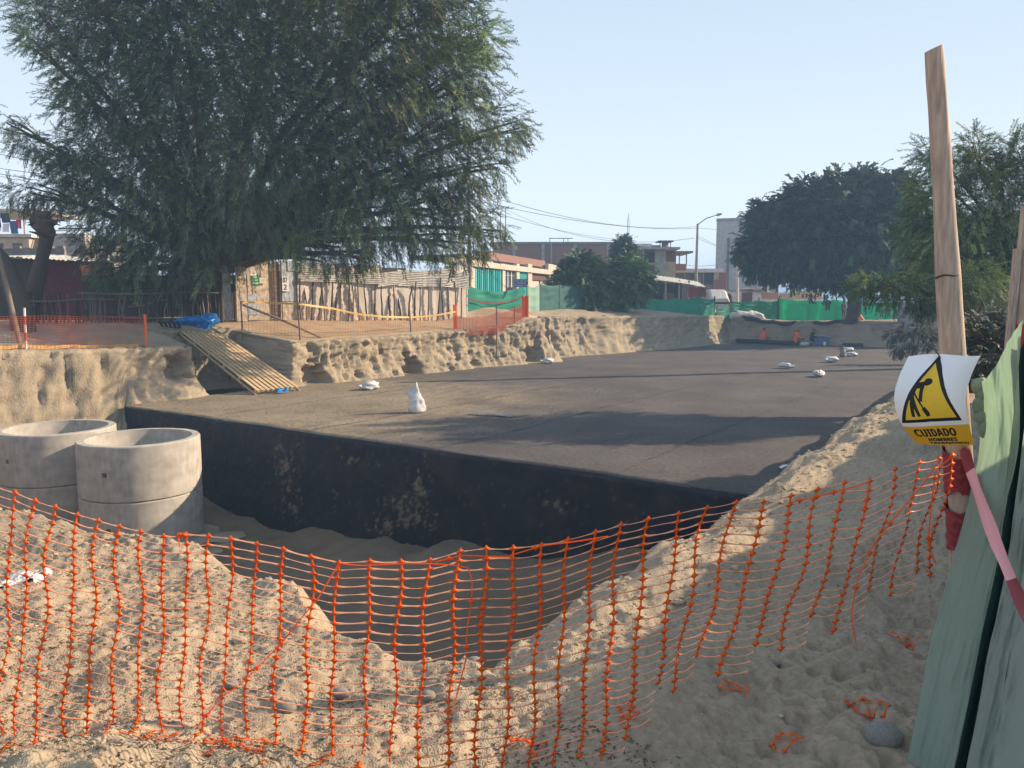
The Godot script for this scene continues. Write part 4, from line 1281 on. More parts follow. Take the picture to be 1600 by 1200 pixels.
func left_barriers() -> void:
	var o := base("safety_net", gp(120, edge_d(120)))
	tag(o, "faded orange safety net along the left bank top under the tree", "safety net")
	part("mesh", net_run([-40, 493, 551, edge_d(-40), 70, 493, 549, edge_d(70), 226, 494, 546, edge_d(226)], 0.10, 16, 0.011, 0.03), M.far_net, o)
	var pm := MB.new()
	var b := gp(227, edge_d(227))
	pm.tube([b + Vector3(0, -0.1, 0), Vector3(b.x - 0.02, R(226, 491, edge_d(226)).y, b.z)], [0.045, 0.042], 10)
	part("orange_post", pm, M.vest, o)
	var ym := MB.new()
	ym.grid(30, 1, func(x: float, y: float):
		var p := R(lerpf(-30, 226, x), 549, lerpf(edge_d(-30), edge_d(226) - 0.05, x))
		p.y = ground_at(p) + 0.02 + 0.10 * y
		return p + Vector3(0, 0, 0.03 * sin(x * 40.0)))
	part("yellow_hem", ym, M.yellow_tape, o)
	var q := gp(37, edge_d(37, 0.5))
	var s := base("ranging_pole", q)
	tag(s, "red and white banded pole standing on the left bank edge", "pole")
	var h := R(34, 481, edge_d(37, 0.5)).y - q.y
	for k in 5:
		var m := MB.new()
		m.tube([q + Vector3(0.006 * k, h * k / 5.0, 0), q + Vector3(0.006 * (k + 1), h * (k + 1) / 5.0, 0)], [0.035], 10)
		part("band", m, M.white if k % 2 == 0 else M.red, s)
	# yellow tape on rough stakes
	var f := base("tape_barrier", gp(467, edge_d(467, 0.8)))
	tag(f, "yellow tape and thin netting strung on rough stakes above the bank", "barrier")
	var st_ := [[378, 470, edge_d(378)], [467, 473, edge_d(467, 0.8)], [641, 486, edge_d(641, 0.8)]]
	for k in 3:
		var a: Array = st_[k]
		var g := gp(a[0], a[2])
		var m := MB.new()
		m.tube([g + Vector3(0.03, -0.1, 0), Vector3(g.x - 0.03, R(a[0], a[1], a[2]).y, g.z)], [0.045, 0.035], 7, true, 0.1, rng)
		part("stake", m, M.grey_wood, f)
	var dm := MB.new()
	var e0 := R(379, 476, edge_d(378) - 0.1); var e1 := gp(502, edge_d(502, 0.9))
	dm.tube([e0, e0.lerp(e1, 0.5) + Vector3(0, 0.05, 0), e1], [0.05, 0.055, 0.045], 7, true, 0.08, rng)
	part("diagonal_brace", dm, M.grey_wood, f)
	var tp := [[378, 472], [420, 473], [467, 475], [520, 482], [560, 491], [600, 495], [641, 496], [680, 493], [712, 487]]
	for e in tp: e.append(lerpf(edge_d(378), edge_d(712, 0.8), (e[0] - 378) / 334.0) if e[0] < 467 else edge_d(e[0], 0.8))
	var tm := MB.new()
	for k in tp.size() - 1:
		var a := R(tp[k][0], tp[k][1], tp[k][2]); var c := R(tp[k + 1][0], tp[k + 1][1], tp[k + 1][2])
		tm.grid(6, 1, func(x: float, y: float): return a.lerp(c, x) + Vector3(0, (y - 0.5) * 0.08, 0.03 * sin((k + x) * 2.0) * (y - 0.5)))
	part("yellow_tape", tm, M.yellow_tape, f)
	var lt := mat("pale_net", lin(0.74, 0.38, 0.18), 0.6); lt.vertex_color_use_as_albedo = true
	part("thin_net", net_run([378, 474, 526, edge_d(378), 467, 477, 524, edge_d(467, 0.8), 560, 492, 527, edge_d(560, 0.8), 641, 497, 528, edge_d(641, 0.8), 712, 489, 524, edge_d(712, 0.8)], 0.14, 11, 0.009, 0.0), lt, f)
	var bm := MB.new()
	var g := gp(711, edge_d(711, 0.8))
	bm.box(Transform3D(Basis.from_euler(Vector3(0, 0.4, 0.02)), g + Vector3(0, 0.62, 0)), Vector3(0.20, 1.3, 0.035))
	tag(obj("orange_board", bm, M.vest), "bright orange upright board at the end of the yellow tape", "board")
	var n2 := base("safety_net", gp(770, 40))
	tag(n2, "pinkish orange safety net between two thin stakes before the green cloth", "safety net")
	part("mesh", net_run([713, 492, 526, edge_d(713, 0.8), 745, 494, 522, 38.6, 776, 487, 520, 40.0, 800, 482, 512, 41.5, 821, 470, 503, 43.2], 0.09, 18, 0.02, 0.12), M.far_net, n2)
	for a in [[776, 478, 40.0, M.grey_wood], [804, 479, 41.8, M.grey_wood]]:
		var gg := gp(a[0], a[2])
		var m := MB.new()
		m.tube([gg + Vector3(0, -0.1, 0), Vector3(gg.x, R(a[0], a[1], a[2]).y, gg.z)], [0.035, 0.03], 7)
		part("stake", m, a[3], n2)
	var wm := MB.new()
	wm.grid(6, 10, func(x: float, y: float):
		var p := R(lerpf(815, 826, x), lerpf(502, 462, y), 43.3)
		return p + Vector3(0, 0, 0.08 * sin(x * 9.0)))
	part("bunched_end", wm, M.vest, n2)

class Fac:
	var o: Vector3
	var x: Vector3
	var n: Vector3

func face(u: float, d: float, vanish := INF) -> Fac:
	var f := Fac.new()
	f.o = gp(u, d)
	f.x = Vector3.RIGHT if is_inf(vanish) else Vector3((vanish - 800.0) / F, 0, -1).normalized()
	if vanish < 0 and not is_inf(vanish): f.x = -f.x
	f.n = f.x.cross(Vector3.UP)
	return f

func hit(f: Fac, u: float, v: float) -> Vector2:
	var r := ray(u, v)
	var e := Vector3(0, EYE, 0)
	var p := e + r * ((f.o - e).dot(f.n) / r.dot(f.n))
	return Vector2((p - f.o).dot(f.x), p.y)

func rect(called: String, f: Fac, px: Array, z0: float, z1: float, m: Material, parent: Node3D) -> MeshInstance3D:
	# px: u0, v0, u1, v1 (v1 < 0: down into the ground); the box reaches from z0 to z1 in front of the facade
	var a := hit(f, px[0], px[1])
	var b := hit(f, px[2], px[3] if px[3] > 0 else 480.0)
	if px[3] < 0: b.y = f.o.y - 0.6
	var mb := MB.new()
	mb.box(Transform3D(Basis(f.x, Vector3.UP, f.n), f.o + f.x * (a.x + b.x) * 0.5 + f.n * (z0 + z1) * 0.5 + Vector3(0, (a.y + b.y) * 0.5 - f.o.y, 0)), Vector3(absf(b.x - a.x), absf(a.y - b.y), z1 - z0))
	return part(called, mb, m, parent)

func stake_mesh(seed_: int) -> ArrayMesh:
	var r := RandomNumberGenerator.new(); r.seed = seed_
	var m := MB.new()
	var pts := []
	for k in 5: pts.append(Vector3(r.randf_range(-0.04, 0.04), k / 4.0, r.randf_range(-0.03, 0.03)))
	m.tube(pts, [0.034, 0.036, 0.032, 0.028, 0.022], 6, true, 0.15, r)
	return m.mesh()

func shack() -> void:
	var f := Fac.new()
	var a := gp(350, 34.0); var b := gp(730, 42.5)
	f.o = a; f.x = Vector3(b.x - a.x, 0, b.z - a.z).normalized(); f.n = f.x.cross(Vector3.UP)
	var o := base("patchwork_wall", gp(410, 35.3))
	tag(o, "patchwork shack wall of worn plywood and peeling blue boards", "shack wall")
	rect("blue_board", f, [343, 415, 363, 500], -0.06, 0.0, M.blue_paint, o)
	for e in [["plywood_panel", [364, 411, 384, 502], 0.25, 0.02, M.plywood, -0.03], ["plywood_panel", [385, 408, 424, 500], 0.02, 0.0, M.plywood, 0.0], ["plywood_panel", [424, 409, 438, 500], 0.03, 0.0, M.rusty, 0.0], ["blue_board", [437, 407, 463, 471], 0.05, 0.0, M.blue_paint, 0.0], ["plywood_panel", [438, 472, 464, 500], 0.04, 0.0, M.plywood, 0.0], ["white_patch", [386, 460, 404, 492], 0.045, 0.03, M.blue_paint, 0.0], ["blue_patch", [448, 409, 462, 424], 0.08, 0.055, M.blue_paint, 0.0]]:
		rect(e[0], f, e[1], e[2] - 0.03, e[2], e[4], o)
	for u in [364, 384, 427, 439, 463]: rect("batten", f, [u - 1.2, 406, u + 1.2, 501], 0.06, 0.12, M.dark_wood, o)
	rect("top_rail", f, [362, 398, 398, 400], -0.1, 0.1, M.grey_wood, o)
	rect("top_rail", f, [364, 404, 396, 406], -0.3, -0.2, M.grey_wood, o)
	var yard := base("shack", f.o)
	tag(yard, "dark low shack roof behind the plywood wall, under the tree", "shack")
	rect("back_wall", f, [345, 425, 470, 500], -3.6, -3.4, M.dark_wood, yard)
	var fb := face(240, 36.5)
	rect("added_dark_panel", fb, [126, 430, 352, -1], -0.2, 0.0, M.dark_wood, yard)  # added dark panel, standing in for the deep shade behind the stick fence
	var rm := MB.new()
	rm.grid(20, 6, func(x: float, y: float): return f.o + f.x * lerpf(0.1, 3.9, x) + f.n * lerpf(-0.2, -3.7, y) + Vector3(0, 2.35 + 0.45 * y + 0.02 * sin(x * 60.0), 0))
	part("tin_roof", rm, M.rusty, yard)
	# boards with print
	var gi := Image.create(150, 280, false, Image.FORMAT_RGB8)
	gi.fill(Color(0.93, 0.91, 0.86)); gi.fill_rect(Rect2i(0, 105, 150, 175), Color(0.14, 0.44, 0.30))
	var r := RandomNumberGenerator.new(); r.seed = 8
	for row in [[118, 4, 38], [165, 6, 18], [165, 6, 18], [215, 6, 26]]:
		for k in row[1]: gi.fill_rect(Rect2i(int(row[2]) + k * 18 + (r.randi() % 3), int(row[0]) + r.randi() % 3, 11 + r.randi() % 4, 32), Color(0.72, 0.86, 0.76))
	for e in [["green_notice", [387, 421, 402, 447], gi, "green and white printed notice fixed to the plywood wall", "notice"]]:
		printed(e[0], f, e[1], 0.30, e[2], e[3], e[4])
	var ni := Image.create(100, 80, false, Image.FORMAT_RGB8); ni.fill(Color(0.80, 0.78, 0.70))
	for k in 3: ni.fill_rect(Rect2i(22, 18 + k * 17, 58, 5), Color(0.52, 0.52, 0.50))
	printed("paper_notice", f, [404, 434, 415, 443], 0.10, ni, "small pale paper notice right of the green one", "notice")
	var di := Image.create(110, 220, false, Image.FORMAT_RGB8); di.fill(Color(0.84, 0.82, 0.84))
	letters(di, "07", Rect2(12, 14, 74, 78), Color(0.28, 0.26, 0.30)); letters(di, "2", Rect2(24, 120, 48, 80), Color(0.28, 0.26, 0.30))
	printed("number_board", f, [439, 432, 450, 455], 0.12, di, "white board with painted numbers on the blue panel", "number board")
	# corrugated fence with palings and matting
	var c := base("corrugated_fence", gp(600, 39.5))
	tag(c, "yard fence of corrugated tin sheets over matting and crooked palings", "fence")
	for e in [[464, 411, 522, 441, 0.0, 0.06], [520, 412, 562, 442, 0.4, 0.0], [558, 414, 592, 444, -0.5, 0.05], [588, 424, 622, 446, 1.2, 0.1], [620, 422, 657, 448, 2.0, 0.02], [658, 422, 686, 448, -1.0, 0.07], [685, 420, 708, 449, 4.5, 0.03], [702, 424, 727, 450, 6.0, 0.08]]:
		var p := hit(f, e[0], e[1]); var q := hit(f, e[2], e[3])
		var m := MB.new()
		var hgt := p.y - q.y
		var n := int(hgt / 0.085)
		m.grid(10, n * 6, func(x: float, y: float):
			var z: float = e[5] + 0.018 * sin(y * n * TAU) + 0.05 * sin(x * 2.5 + e[0])
			var yy: float = lerpf(q.y, p.y, y) - tan(deg_to_rad(e[4])) * (x - 0.5) * (q.x - p.x)
			if e[0] == 588: yy += 0.18 * sin(x * 1.6) - 0.14
			return f.o + f.x * lerpf(p.x, q.x + 0.08, x) + f.n * (0.10 + z) + Vector3(0, yy - f.o.y, 0))
		part("tin_sheet", m, M.tin, c)
	for e in [[464, 520], [520, 580], [580, 640], [640, 690], [690, 729]]:
		var p := hit(f, e[0], 437); var q := hit(f, e[1], 497)
		var m := MB.new()
		var L := q.x - p.x
		m.grid(int(L / 0.09), 26, func(x: float, y: float):
			var xx := lerpf(p.x, q.x, x)
			var g := f.o + f.x * xx
			var y0 := ground_at(g) - 0.1
			var z := 0.018 * sin((xx + y * 1.5) * 30.0) + 0.04 * nA.get_noise_2d(xx * 4.0, y * 4.0)
			return Vector3(g.x, lerpf(y0, p.y + 0.1, y), g.z) + f.n * z)
		part("reed_mat", m, M.matting, c)
	var sm := [stake_mesh(1), stake_mesh(2), stake_mesh(3), stake_mesh(4)]
	var u := 466.0
	while u < 728:
		var p := hit(f, u, 440)
		var g := f.o + f.x * p.x + f.n * 0.13
		g.y = ground_at(g) - 0.1
		var h := p.y - g.y + r.randf_range(-0.25, 0.35)
		var s := obj("paling", sm[r.randi() % 4], M.grey_wood if r.randf() < 0.5 else M.dark_wood, c)
		s.transform = c.transform.affine_inverse() * Transform3D(Basis.from_euler(Vector3(0, r.randf() * 6.0, r.randf_range(-0.02, 0.14))) * Basis.from_scale(Vector3(1.3, h, 1.3)), g)
		u += r.randf_range(6.5, 14.0)
	# dark hollow of the yard behind the fence
	var y2 := base("yard_roof", f.o + f.x * 9)
	tag(y2, "low dark roof and back wall inside the fenced yard", "shed")
	var bm := MB.new()
	bm.box(Transform3D(Basis(f.x, Vector3.UP, f.n), f.o + f.x * 8.0 - f.n * 5.0 + Vector3(0, 1.4, 0)), Vector3(9.0, 3.0, 0.15))
	part("back_wall", bm, M.dark_wood, y2)

func printed(called: String, f: Fac, px: Array, z: float, img: Image, label: String, cat: String) -> void:
	var a := hit(f, px[0], px[1]); var b := hit(f, px[2], px[3])
	var m := StandardMaterial3D.new()
	m.albedo_texture = ImageTexture.create_from_image(img); m.roughness = 0.7
	var mb := MB.new()
	var P := func(x: float, y: float, zz: float) -> Vector3: return f.o + f.x * x + f.n * zz + Vector3(0, y - f.o.y, 0)
	mb.quad(P.call(a.x, b.y, z), P.call(b.x, b.y, z), P.call(b.x, a.y, z), P.call(a.x, a.y, z))
	var o := base(called, P.call((a.x + b.x) * 0.5, b.y, z))
	part("face", mb, m, o)
	var bk := MB.new()
	bk.box(Transform3D(Basis(f.x, Vector3.UP, f.n), P.call((a.x + b.x) * 0.5, (a.y + b.y) * 0.5, z - 0.014)), Vector3(b.x - a.x, a.y - b.y, 0.02))
	part("backing_board", bk, M.white, o)
	tag(o, label, cat)

func left_yard() -> void:
	var r := RandomNumberGenerator.new(); r.seed = 31
	var c := base("stick_fence", gp(230, 31.5))
	tag(c, "rough fence of thin crooked sticks and rails in the tree shade", "fence")
	var sm := [stake_mesh(11), stake_mesh(12), stake_mesh(13), stake_mesh(14)]
	var inv := c.transform.affine_inverse()
	var u := 22.0
	while u < 352:
		var d := lerpf(29.0, 33.6, u / 350.0)
		var g := gp(u, d, -0.1)
		var h := R(u, 459 + r.randf_range(-5, 6), d).y - g.y
		var s := obj("stick", sm[r.randi() % 4], M.grey_wood if r.randf() < 0.35 else M.dark_wood, c)
		s.transform = inv * Transform3D(Basis.from_euler(Vector3(0, r.randf() * 6.0, r.randfn(0.0, 0.10 if u < 280 else 0.03))) * Basis.from_scale(Vector3(1.0, h, 1.0)), g)
		u += r.randf_range(2.6, 6.4)
	for a in [[120, 352, 458, 458], [20, 180, 470, 468], [150, 340, 494, 499], [200, 262, 480, 468]]:
		var p := R(a[0], a[2], lerpf(29.0, 33.6, a[0] / 350.0) - 0.06); var q := R(a[1], a[3], lerpf(29.0, 33.6, a[1] / 350.0) - 0.06)
		var m := MB.new()
		m.tube([p, p.lerp(q, 0.35) + Vector3(0, -0.05, 0), p.lerp(q, 0.7) + Vector3(0, 0.04, 0), q], [0.035, 0.04, 0.032, 0.03], 6, true, 0.1, r)
		part("rail", m, M.grey_wood, c)
	var gp_ := gp(347, 33.2)
	var pm := MB.new()
	pm.tube([gp_, Vector3(gp_.x, R(348, 424, 33.2).y, gp_.z)], [0.09, 0.07], 8, true, 0.1, r)
	part("corner_post", pm, M.dark_wood, c)
	# red shed under the tree
	var f := face(60, 38.0)
	var o := base("red_shed", f.o)
	rect("wall", f, [-30, 404, 60, -1], -3.0, -0.1, M.dark_wood, o)
	rect("red_panel", f, [57, 406, 130, -1], -3.0, 0.0, M.red_shed, o)
	var rm := MB.new()
	var ra := hit(f, 14, 401); var rb := hit(f, 138, 405)
	rm.grid(60, 4, func(x: float, y: float): return f.o + f.x * lerpf(ra.x, rb.x, x) + f.n * lerpf(0.5, -3.4, y) + Vector3(0, ra.y - f.o.y - 0.25 * x + 0.3 * y + 0.03 * sin(x * 110.0) + 0.08 * nA.get_noise_2d(x * 30.0, 2.0), 0))
	part("tin_roof", rm, M.tin, o)
	tag(o, "dim red shed with wavy tin roof under the left of the tree", "shed")
	var f2 := face(60, 44.0)
	var w2 := base("rough_wall", f2.o)
	rect("wall", f2, [-40, 388, 106, -1], -0.2, 0.0, M.dim_wall, w2)
	for k in 5: rect("coping_block", f2, [20 + k * 17, 384 + (k * 7) % 4, 31 + k * 17, 388], -0.2, 0.0, M.dim_wall, w2)
	tag(w2, "grey unrendered wall topped with loose blocks behind the red shed", "wall")
	# house with washing on its roof terrace
	var f3 := face(40, 60.0)
	var h := base("terrace_house", f3.o)
	rect("wall", f3, [-60, 372, 52, -1], -7.0, 0.0, M.tan_wall, h)
	rect("floor_slab", f3, [-60, 366, 50, 371], -7.0, 0.25, M.cream, h)
	rect("grey_wall", f3, [62, 363, 128, -1], -8.0, -1.0, M.grey_wall, h)
	rect("canopy", f3, [-60, 327, 66, 331], -6.0, 0.5, M.cream, h)
	for u2 in [-30, 36, 62]: rect("post", f3, [u2, 331, u2 + 2, 368], -0.1, 0.05, M.rusty, h)
	for k in 3: rect("window", f3, [-40 + k * 30, 380, -24 + k * 30, 396], -0.05, 0.04, M.glass, h)
	rect("beam", f3, [70, 352, 130, 355], -2.0, -1.8, M.rusty, h)
	rect("beam", f3, [62, 358, 132, 359.5], -1.0, -0.9, M.grey_wall, h)
	tag(h, "pale house at far left with canopied roof terrace", "house")
	for e in [["shirt", [-2, 336, 6, 356], M.navy_cloth, "navy shirt at the far left of the washing line"], ["sheet", [7, 334, 20, 349], M.navy_cloth, "dark blue sheet on the washing line"], ["towel", [0, 351, 8, 362], M.pink_cloth, "pink towel hanging low on the terrace"], ["towel", [9, 350, 21, 363], M.white_cloth, "white cloth hanging below the dark blue sheet"], ["trousers", [21, 346, 32, 366], M.blue_cloth, "blue trousers on the terrace washing line"], ["shirt", [30, 344, 39, 358], M.red_cloth, "red shirt at the right of the washing line"]]:
		var a := hit(f3, e[1][0], e[1][1]); var b := hit(f3, e[1][2], e[1][3])
		var m := MB.new()
		var ph := r.randf() * 6.0
		m.grid(8, 8, func(x: float, y: float): return f3.o + f3.x * lerpf(a.x, b.x, x + 0.14 * sin(y * 3.0 + ph) * (1.0 - y)) + f3.n * (0.4 + 0.08 * sin(x * 9.0 + ph)) + Vector3(0, lerpf(b.y, a.y, y) - f3.o.y, 0))
		tag(obj(e[0], m, e[2]), e[3], "washing", "washing on the roof terrace")
	# the pollarded dead tree and leaning poles
	var t := base("dead_tree", gp(52, 30.0))
	tag(t, "pollarded dead trunk with knobbly head of stubs at the left", "dead tree")
	var tm := MB.new()
	var tp := []
	for a in [[40, 520], [50, 460], [62, 425], [66, 400], [72, 378], [74, 362], [68, 348]]: tp.append(R(a[0], a[1], 30.0))
	tm.tube(tp, [0.38, 0.34, 0.27, 0.22, 0.22, 0.27, 0.30], 12, true, 0.15, r)
	part("trunk", tm, M.bark, t)
	var hm := MB.new()
	for a in [[66, 345, 0.33], [58, 342, 0.24], [76, 350, 0.28], [66, 356, 0.30], [70, 340, 0.2], [60, 352, 0.22]]: hm.lump(R(a[0], a[1], 30.0 + r.randf_range(-0.2, 0.2)), Vector3.ONE * a[2], nA, 1.1, 14, 10, 5.0)
	part("knobbly_head", hm, M.bark, t)
	for a in [[66, 350, 86, 334, 0.06], [70, 352, 92, 345, 0.05], [74, 345, 80, 327, 0.05], [66, 370, 46, 362, 0.05], [70, 374, 88, 367, 0.06], [78, 350, 94, 352, 0.04], [60, 345, 50, 333, 0.05]]:
		var bm := MB.new()
		var p := R(a[0], a[1], 30.0); var q := R(a[2], a[3], 30.0 + r.randf_range(-0.6, 0.6))
		bm.tube([p, p.lerp(q, 0.5) + Vector3(0, 0.05, 0), q], [a[4] * 1.6, a[4], a[4] * 0.5], 6)
		part("stub", bm, M.bark, t)
	for k in 16:
		var bm := MB.new()
		var p := R(66 + r.randf_range(-9, 10), 348 + r.randf_range(-8, 8), 30.0)
		var q := p + Vector3(r.randfn(0, 0.45), r.randf_range(-0.1, 0.65), r.randfn(0, 0.4))
		bm.tube([p, p.lerp(q, 0.6) + Vector3(r.randfn(0, 0.05), 0.03, 0), q], [0.06, 0.035, 0.015], 5)
		part("twig", bm, M.bark, t)
	var lm := MB.new()
	lm.tube([R(-30, 375, 27.5), R(2, 410, 27.0), R(20, 450, 26.6), R(32, 480, 26.4), gp(36, 26.2, -0.2)], [0.30, 0.32, 0.34, 0.36, 0.42], 10, true, 0.1, r)
	tag(obj("leaning_tree", lm, M.bark), "thick dark trunk leaning in from the left picture edge", "tree")
	var l2 := MB.new()
	l2.tube([R(-6, 380, 25.0), R(12, 455, 24.5), gp(30, 24.0, -0.2)], [0.06, 0.07, 0.075], 8, true, 0.08, r)
	tag(obj("leaning_pole", l2, M.grey_wood), "thin bare pole leaning beside the thick dark trunk", "pole")
	var f4 := face(20, 33.0)
	var bo := base("green_board", f4.o)
	rect("board", f4, [12, 424, 29, 447], 0.0, 0.04, mat("pale_green", lin(0.33, 0.36, 0.22), 0.8, M.t_soft, Vector3.ONE), bo)
	rect("leg", f4, [14, 447, 17, -1], 0.0, 0.05, M.dark_wood, bo)
	rect("leg", f4, [25, 447, 28, -1], 0.0, 0.05, M.dark_wood, bo)
	tag(bo, "pale green board on legs behind the leaning trunk", "board")


# ---------------------------------------------------------------- green cloth beyond the pit
func cloth(label: String, m: Material, spec: Array, sag := 0.15, posts := true, bands := []) -> void:
	var n := spec.size() / 4
	var o := base("green_cloth_screen", gp(spec[0], spec[3]))
	tag(o, label, "net screen")
	for k in n - 1:
		var i := k * 4
		var ta := R(spec[i], spec[i + 1], spec[i + 3]); var tb := R(spec[i + 4], spec[i + 5], spec[i + 7])
		var ba := R(spec[i], spec[i + 2], spec[i + 3]); var bb := R(spec[i + 4], spec[i + 6], spec[i + 7])
		var mb := MB.new()
		var ph: float = spec[i] * 0.37
		var nu := maxi(10, int(ta.distance_to(tb) / 0.16))
		mb.grid(nu, 18, func(x: float, y: float):
			var a := ta.lerp(tb, x); var b := ba.lerp(bb, x)
			a.y -= sag * 4.0 * x * (1.0 - x)
			var p := b.lerp(a, y)
			var fold := 0.10 * nA.get_noise_2d(x * nu * 0.5 + ph, y * 2.0) + 0.05 * sin(x * nu * 0.55 + ph) + 0.10 * nB.get_noise_2d(x * nu * 0.12 + ph, y * 9.0)
			return p + Vector3(0.1, 0, 1) * fold * (0.25 + 0.75 * sin(PI * clampf(x, 0.02, 0.98))))
		part("cloth", mb, m, o)
		for bd in bands:
			var bm := MB.new()
			bm.grid(nu, 1, func(x: float, y: float):
				var a := ta.lerp(tb, x); var b := ba.lerp(bb, x)
				a.y -= sag * 4.0 * x * (1.0 - x)
				return b.lerp(a, bd + (y - 0.5) * 0.045) + Vector3(0, -0.12 * sin(PI * x), 0.22))
			part("red_ribbon", bm, M.red_tape, o)
	if posts:
		for k in n:
			var i := k * 4
			var g := gp(spec[i], spec[i + 3] + 0.1)
			var pm := MB.new()
			pm.tube([g + Vector3(0, -0.2, 0), Vector3(g.x, R(spec[i], spec[i + 1] - 4, spec[i + 3]).y, g.z)], [0.06, 0.05], 7)
			part("post", pm, M.dark_wood, o)

func far_screens() -> void:
	cloth("teal cloth screen with two red ribbons right of the corrugated fence", M.shade_teal, [731, 446, 500, 44.0, 818, 447, 489, 47.0], 0.35, false, [0.62, 0.18])
	cloth("pale sage cloth panel left of the two round bushes", M.shade_sage, [824, 444, 505, 47.5, 843, 442, 504, 49.0], 0.25)
	cloth("dark green cloth run behind the two round bushes", M.shade_dark, [843, 443, 504, 49.2, 874, 445, 503, 51.0, 925, 446, 502, 53.5], 0.1)
	cloth("long dull green cloth run below the tin kiosk roof", M.shade_teal, [925, 455, 502, 55.0, 1000, 462, 503, 58.0, 1058, 466, 503, 60.0, 1092, 462, 503, 61.0, 1116, 466, 501, 62.0], 0.2)
	cloth("ragged green cloth hung low beside the white minibus", M.shade_teal, [1120, 482, 500, 62.5, 1140, 474, 498, 63.5], 0.2)
	cloth("green cloth with torn lower corner above white rubble", M.shade_teal, [1142, 471, 488, 64.0, 1185, 469, 499, 65.0, 1215, 470, 500, 65.5], 0.12)
	cloth("bright emerald cloth panel left of the standing person", M.shade_bright, [1217, 466, 503, 65.5, 1262, 469, 503, 66.0, 1306, 468, 502, 66.5, 1334, 470, 502, 67.0], 0.10)
	cloth("short emerald cloth panel right of the tree trunk", M.shade_bright, [1342, 472, 502, 67.0, 1409, 472, 501, 68.0], 0.05)
	var g := gp(728, 43.2)
	var o := base("white_post", g)
	tag(o, "white post with two red bands at the end of the corrugated fence", "post")
	var top := R(728, 437, 43.2).y - g.y
	var pm := MB.new(); pm.box(Transform3D(Basis(), g + Vector3(0, top * 0.5, 0)), Vector3(0.2, top, 0.2))
	part("shaft", pm, M.white, o)
	for k in 2:
		var bm := MB.new(); bm.box(Transform3D(Basis(), g + Vector3(0, top * (0.26 + 0.27 * k), 0)), Vector3(0.21, 0.09, 0.21))
		part("red_band", bm, M.red, o)
	var f := face(817, 46.3)
	var bi := Image.create(200, 130, false, Image.FORMAT_RGB8); bi.fill(Color(0.30, 0.38, 0.56))
	var r := RandomNumberGenerator.new(); r.seed = 3
	bi.fill_rect(Rect2i(6, 4, 188, 4), Color(0.66, 0.70, 0.78)); bi.fill_rect(Rect2i(6, 122, 188, 4), Color(0.66, 0.70, 0.78))
	for row in 3:
		for k in 11:
			if r.randf() < 0.85: bi.fill_rect(Rect2i(14 + k * 16, 18 + row * 36, 9 + r.randi() % 4, 22), Color(0.66, 0.71, 0.80))
	printed("blue_sign", f, [803, 436, 823, 449], 0.1, bi, "small blue sign with pale lettering above the teal cloth", "sign")
	var wm := MB.new()
	for k in 4: wm.lump(gp(1150 + k * 10, 63.6, 0.1), Vector3(0.9, 0.45, 0.5), nA, 0.7, 16, 9, 2.0)
	stuff(tag(obj("white_rubble", wm, M.white_wall), "heap of whitish rubble under the torn green cloth", "rubble"))
	var bm2 := MB.new()
	bm2.tube([R(1334, 480, 65), gp(1349, 65.2)], [0.09, 0.13], 6); bm2.tube([R(1336, 478, 65.1), gp(1337, 64.8)], [0.05, 0.08], 6)
	tag(obj("red_barrier", bm2, M.vest), "orange red barrier leaning beside the tree trunk", "barrier")
	var sm := MB.new()
	sm.bar(R(1384, 476, 64), gp(1397, 63.6), 0.10, 0.06); sm.bar(R(1384, 476, 64), gp(1372, 64.6), 0.08, 0.06); sm.bar(R(1374, 493, 64.1), R(1392, 492, 63.8), 0.06, 0.05)
	tag(obj("trestle", sm, M.grey_wall), "pale timber trestle before the right emerald cloth panel", "trestle")


# ---------------------------------------------------------------- trees
func spray(kind: int) -> ArrayMesh:               # a leafy twig along +x, drooping; kind 0 feathery, 1 broad-leaved, 2 palm-like fronds
	var m := MB.new()
	var r := RandomNumberGenerator.new(); r.seed = 100 + kind
	var n := 26 if kind == 0 else (17 if kind == 1 else 20)
	var pts := []
	for k in 6:
		var f := k / 5.0
		pts.append(Vector3(f, -0.28 * f * f, 0.04 * sin(f * 5.0)))
	m.col = Color(0.5, 0.42, 0.36)
	m.tube(pts, [0.010, 0.009, 0.008, 0.006, 0.004, 0.003], 3, false)
	for i in n:
		var f := 0.08 + 0.92 * (i + 0.5) / n
		var x := f * 5.0
		var j := mini(int(x), 4)
		var p: Vector3 = (pts[j] as Vector3).lerp(pts[j + 1], x - j)
		var side := 1.0 if i % 2 == 0 else -1.0
		var ln := 0.20; var wd := 0.026
		if kind == 1: ln = 0.30; wd = 0.10
		if kind == 2: ln = 0.24 * (1.1 - 0.6 * absf(f - 0.45)); wd = 0.05
		ln *= r.randf_range(0.75, 1.2)
		var d := Vector3(0.55, r.randf_range(-0.45, 0.25), side * r.randf_range(0.5, 1.0)).normalized()
		var q := d.cross(Vector3(r.randf_range(-0.3, 0.3), 1, r.randf_range(-0.3, 0.3))).normalized() * wd
		var g := r.randf_range(0.75, 1.0)
		m.col = Color(g, g, g)
		var a := m.vert(p); m.vert(p + d * ln * 0.45 + q); m.vert(p + d * ln + Vector3(0, -0.03, 0)); m.vert(p + d * ln * 0.45 - q)
		m.tri(a, a + 1, a + 2); m.tri(a, a + 2, a + 3)
	return m.mesh()

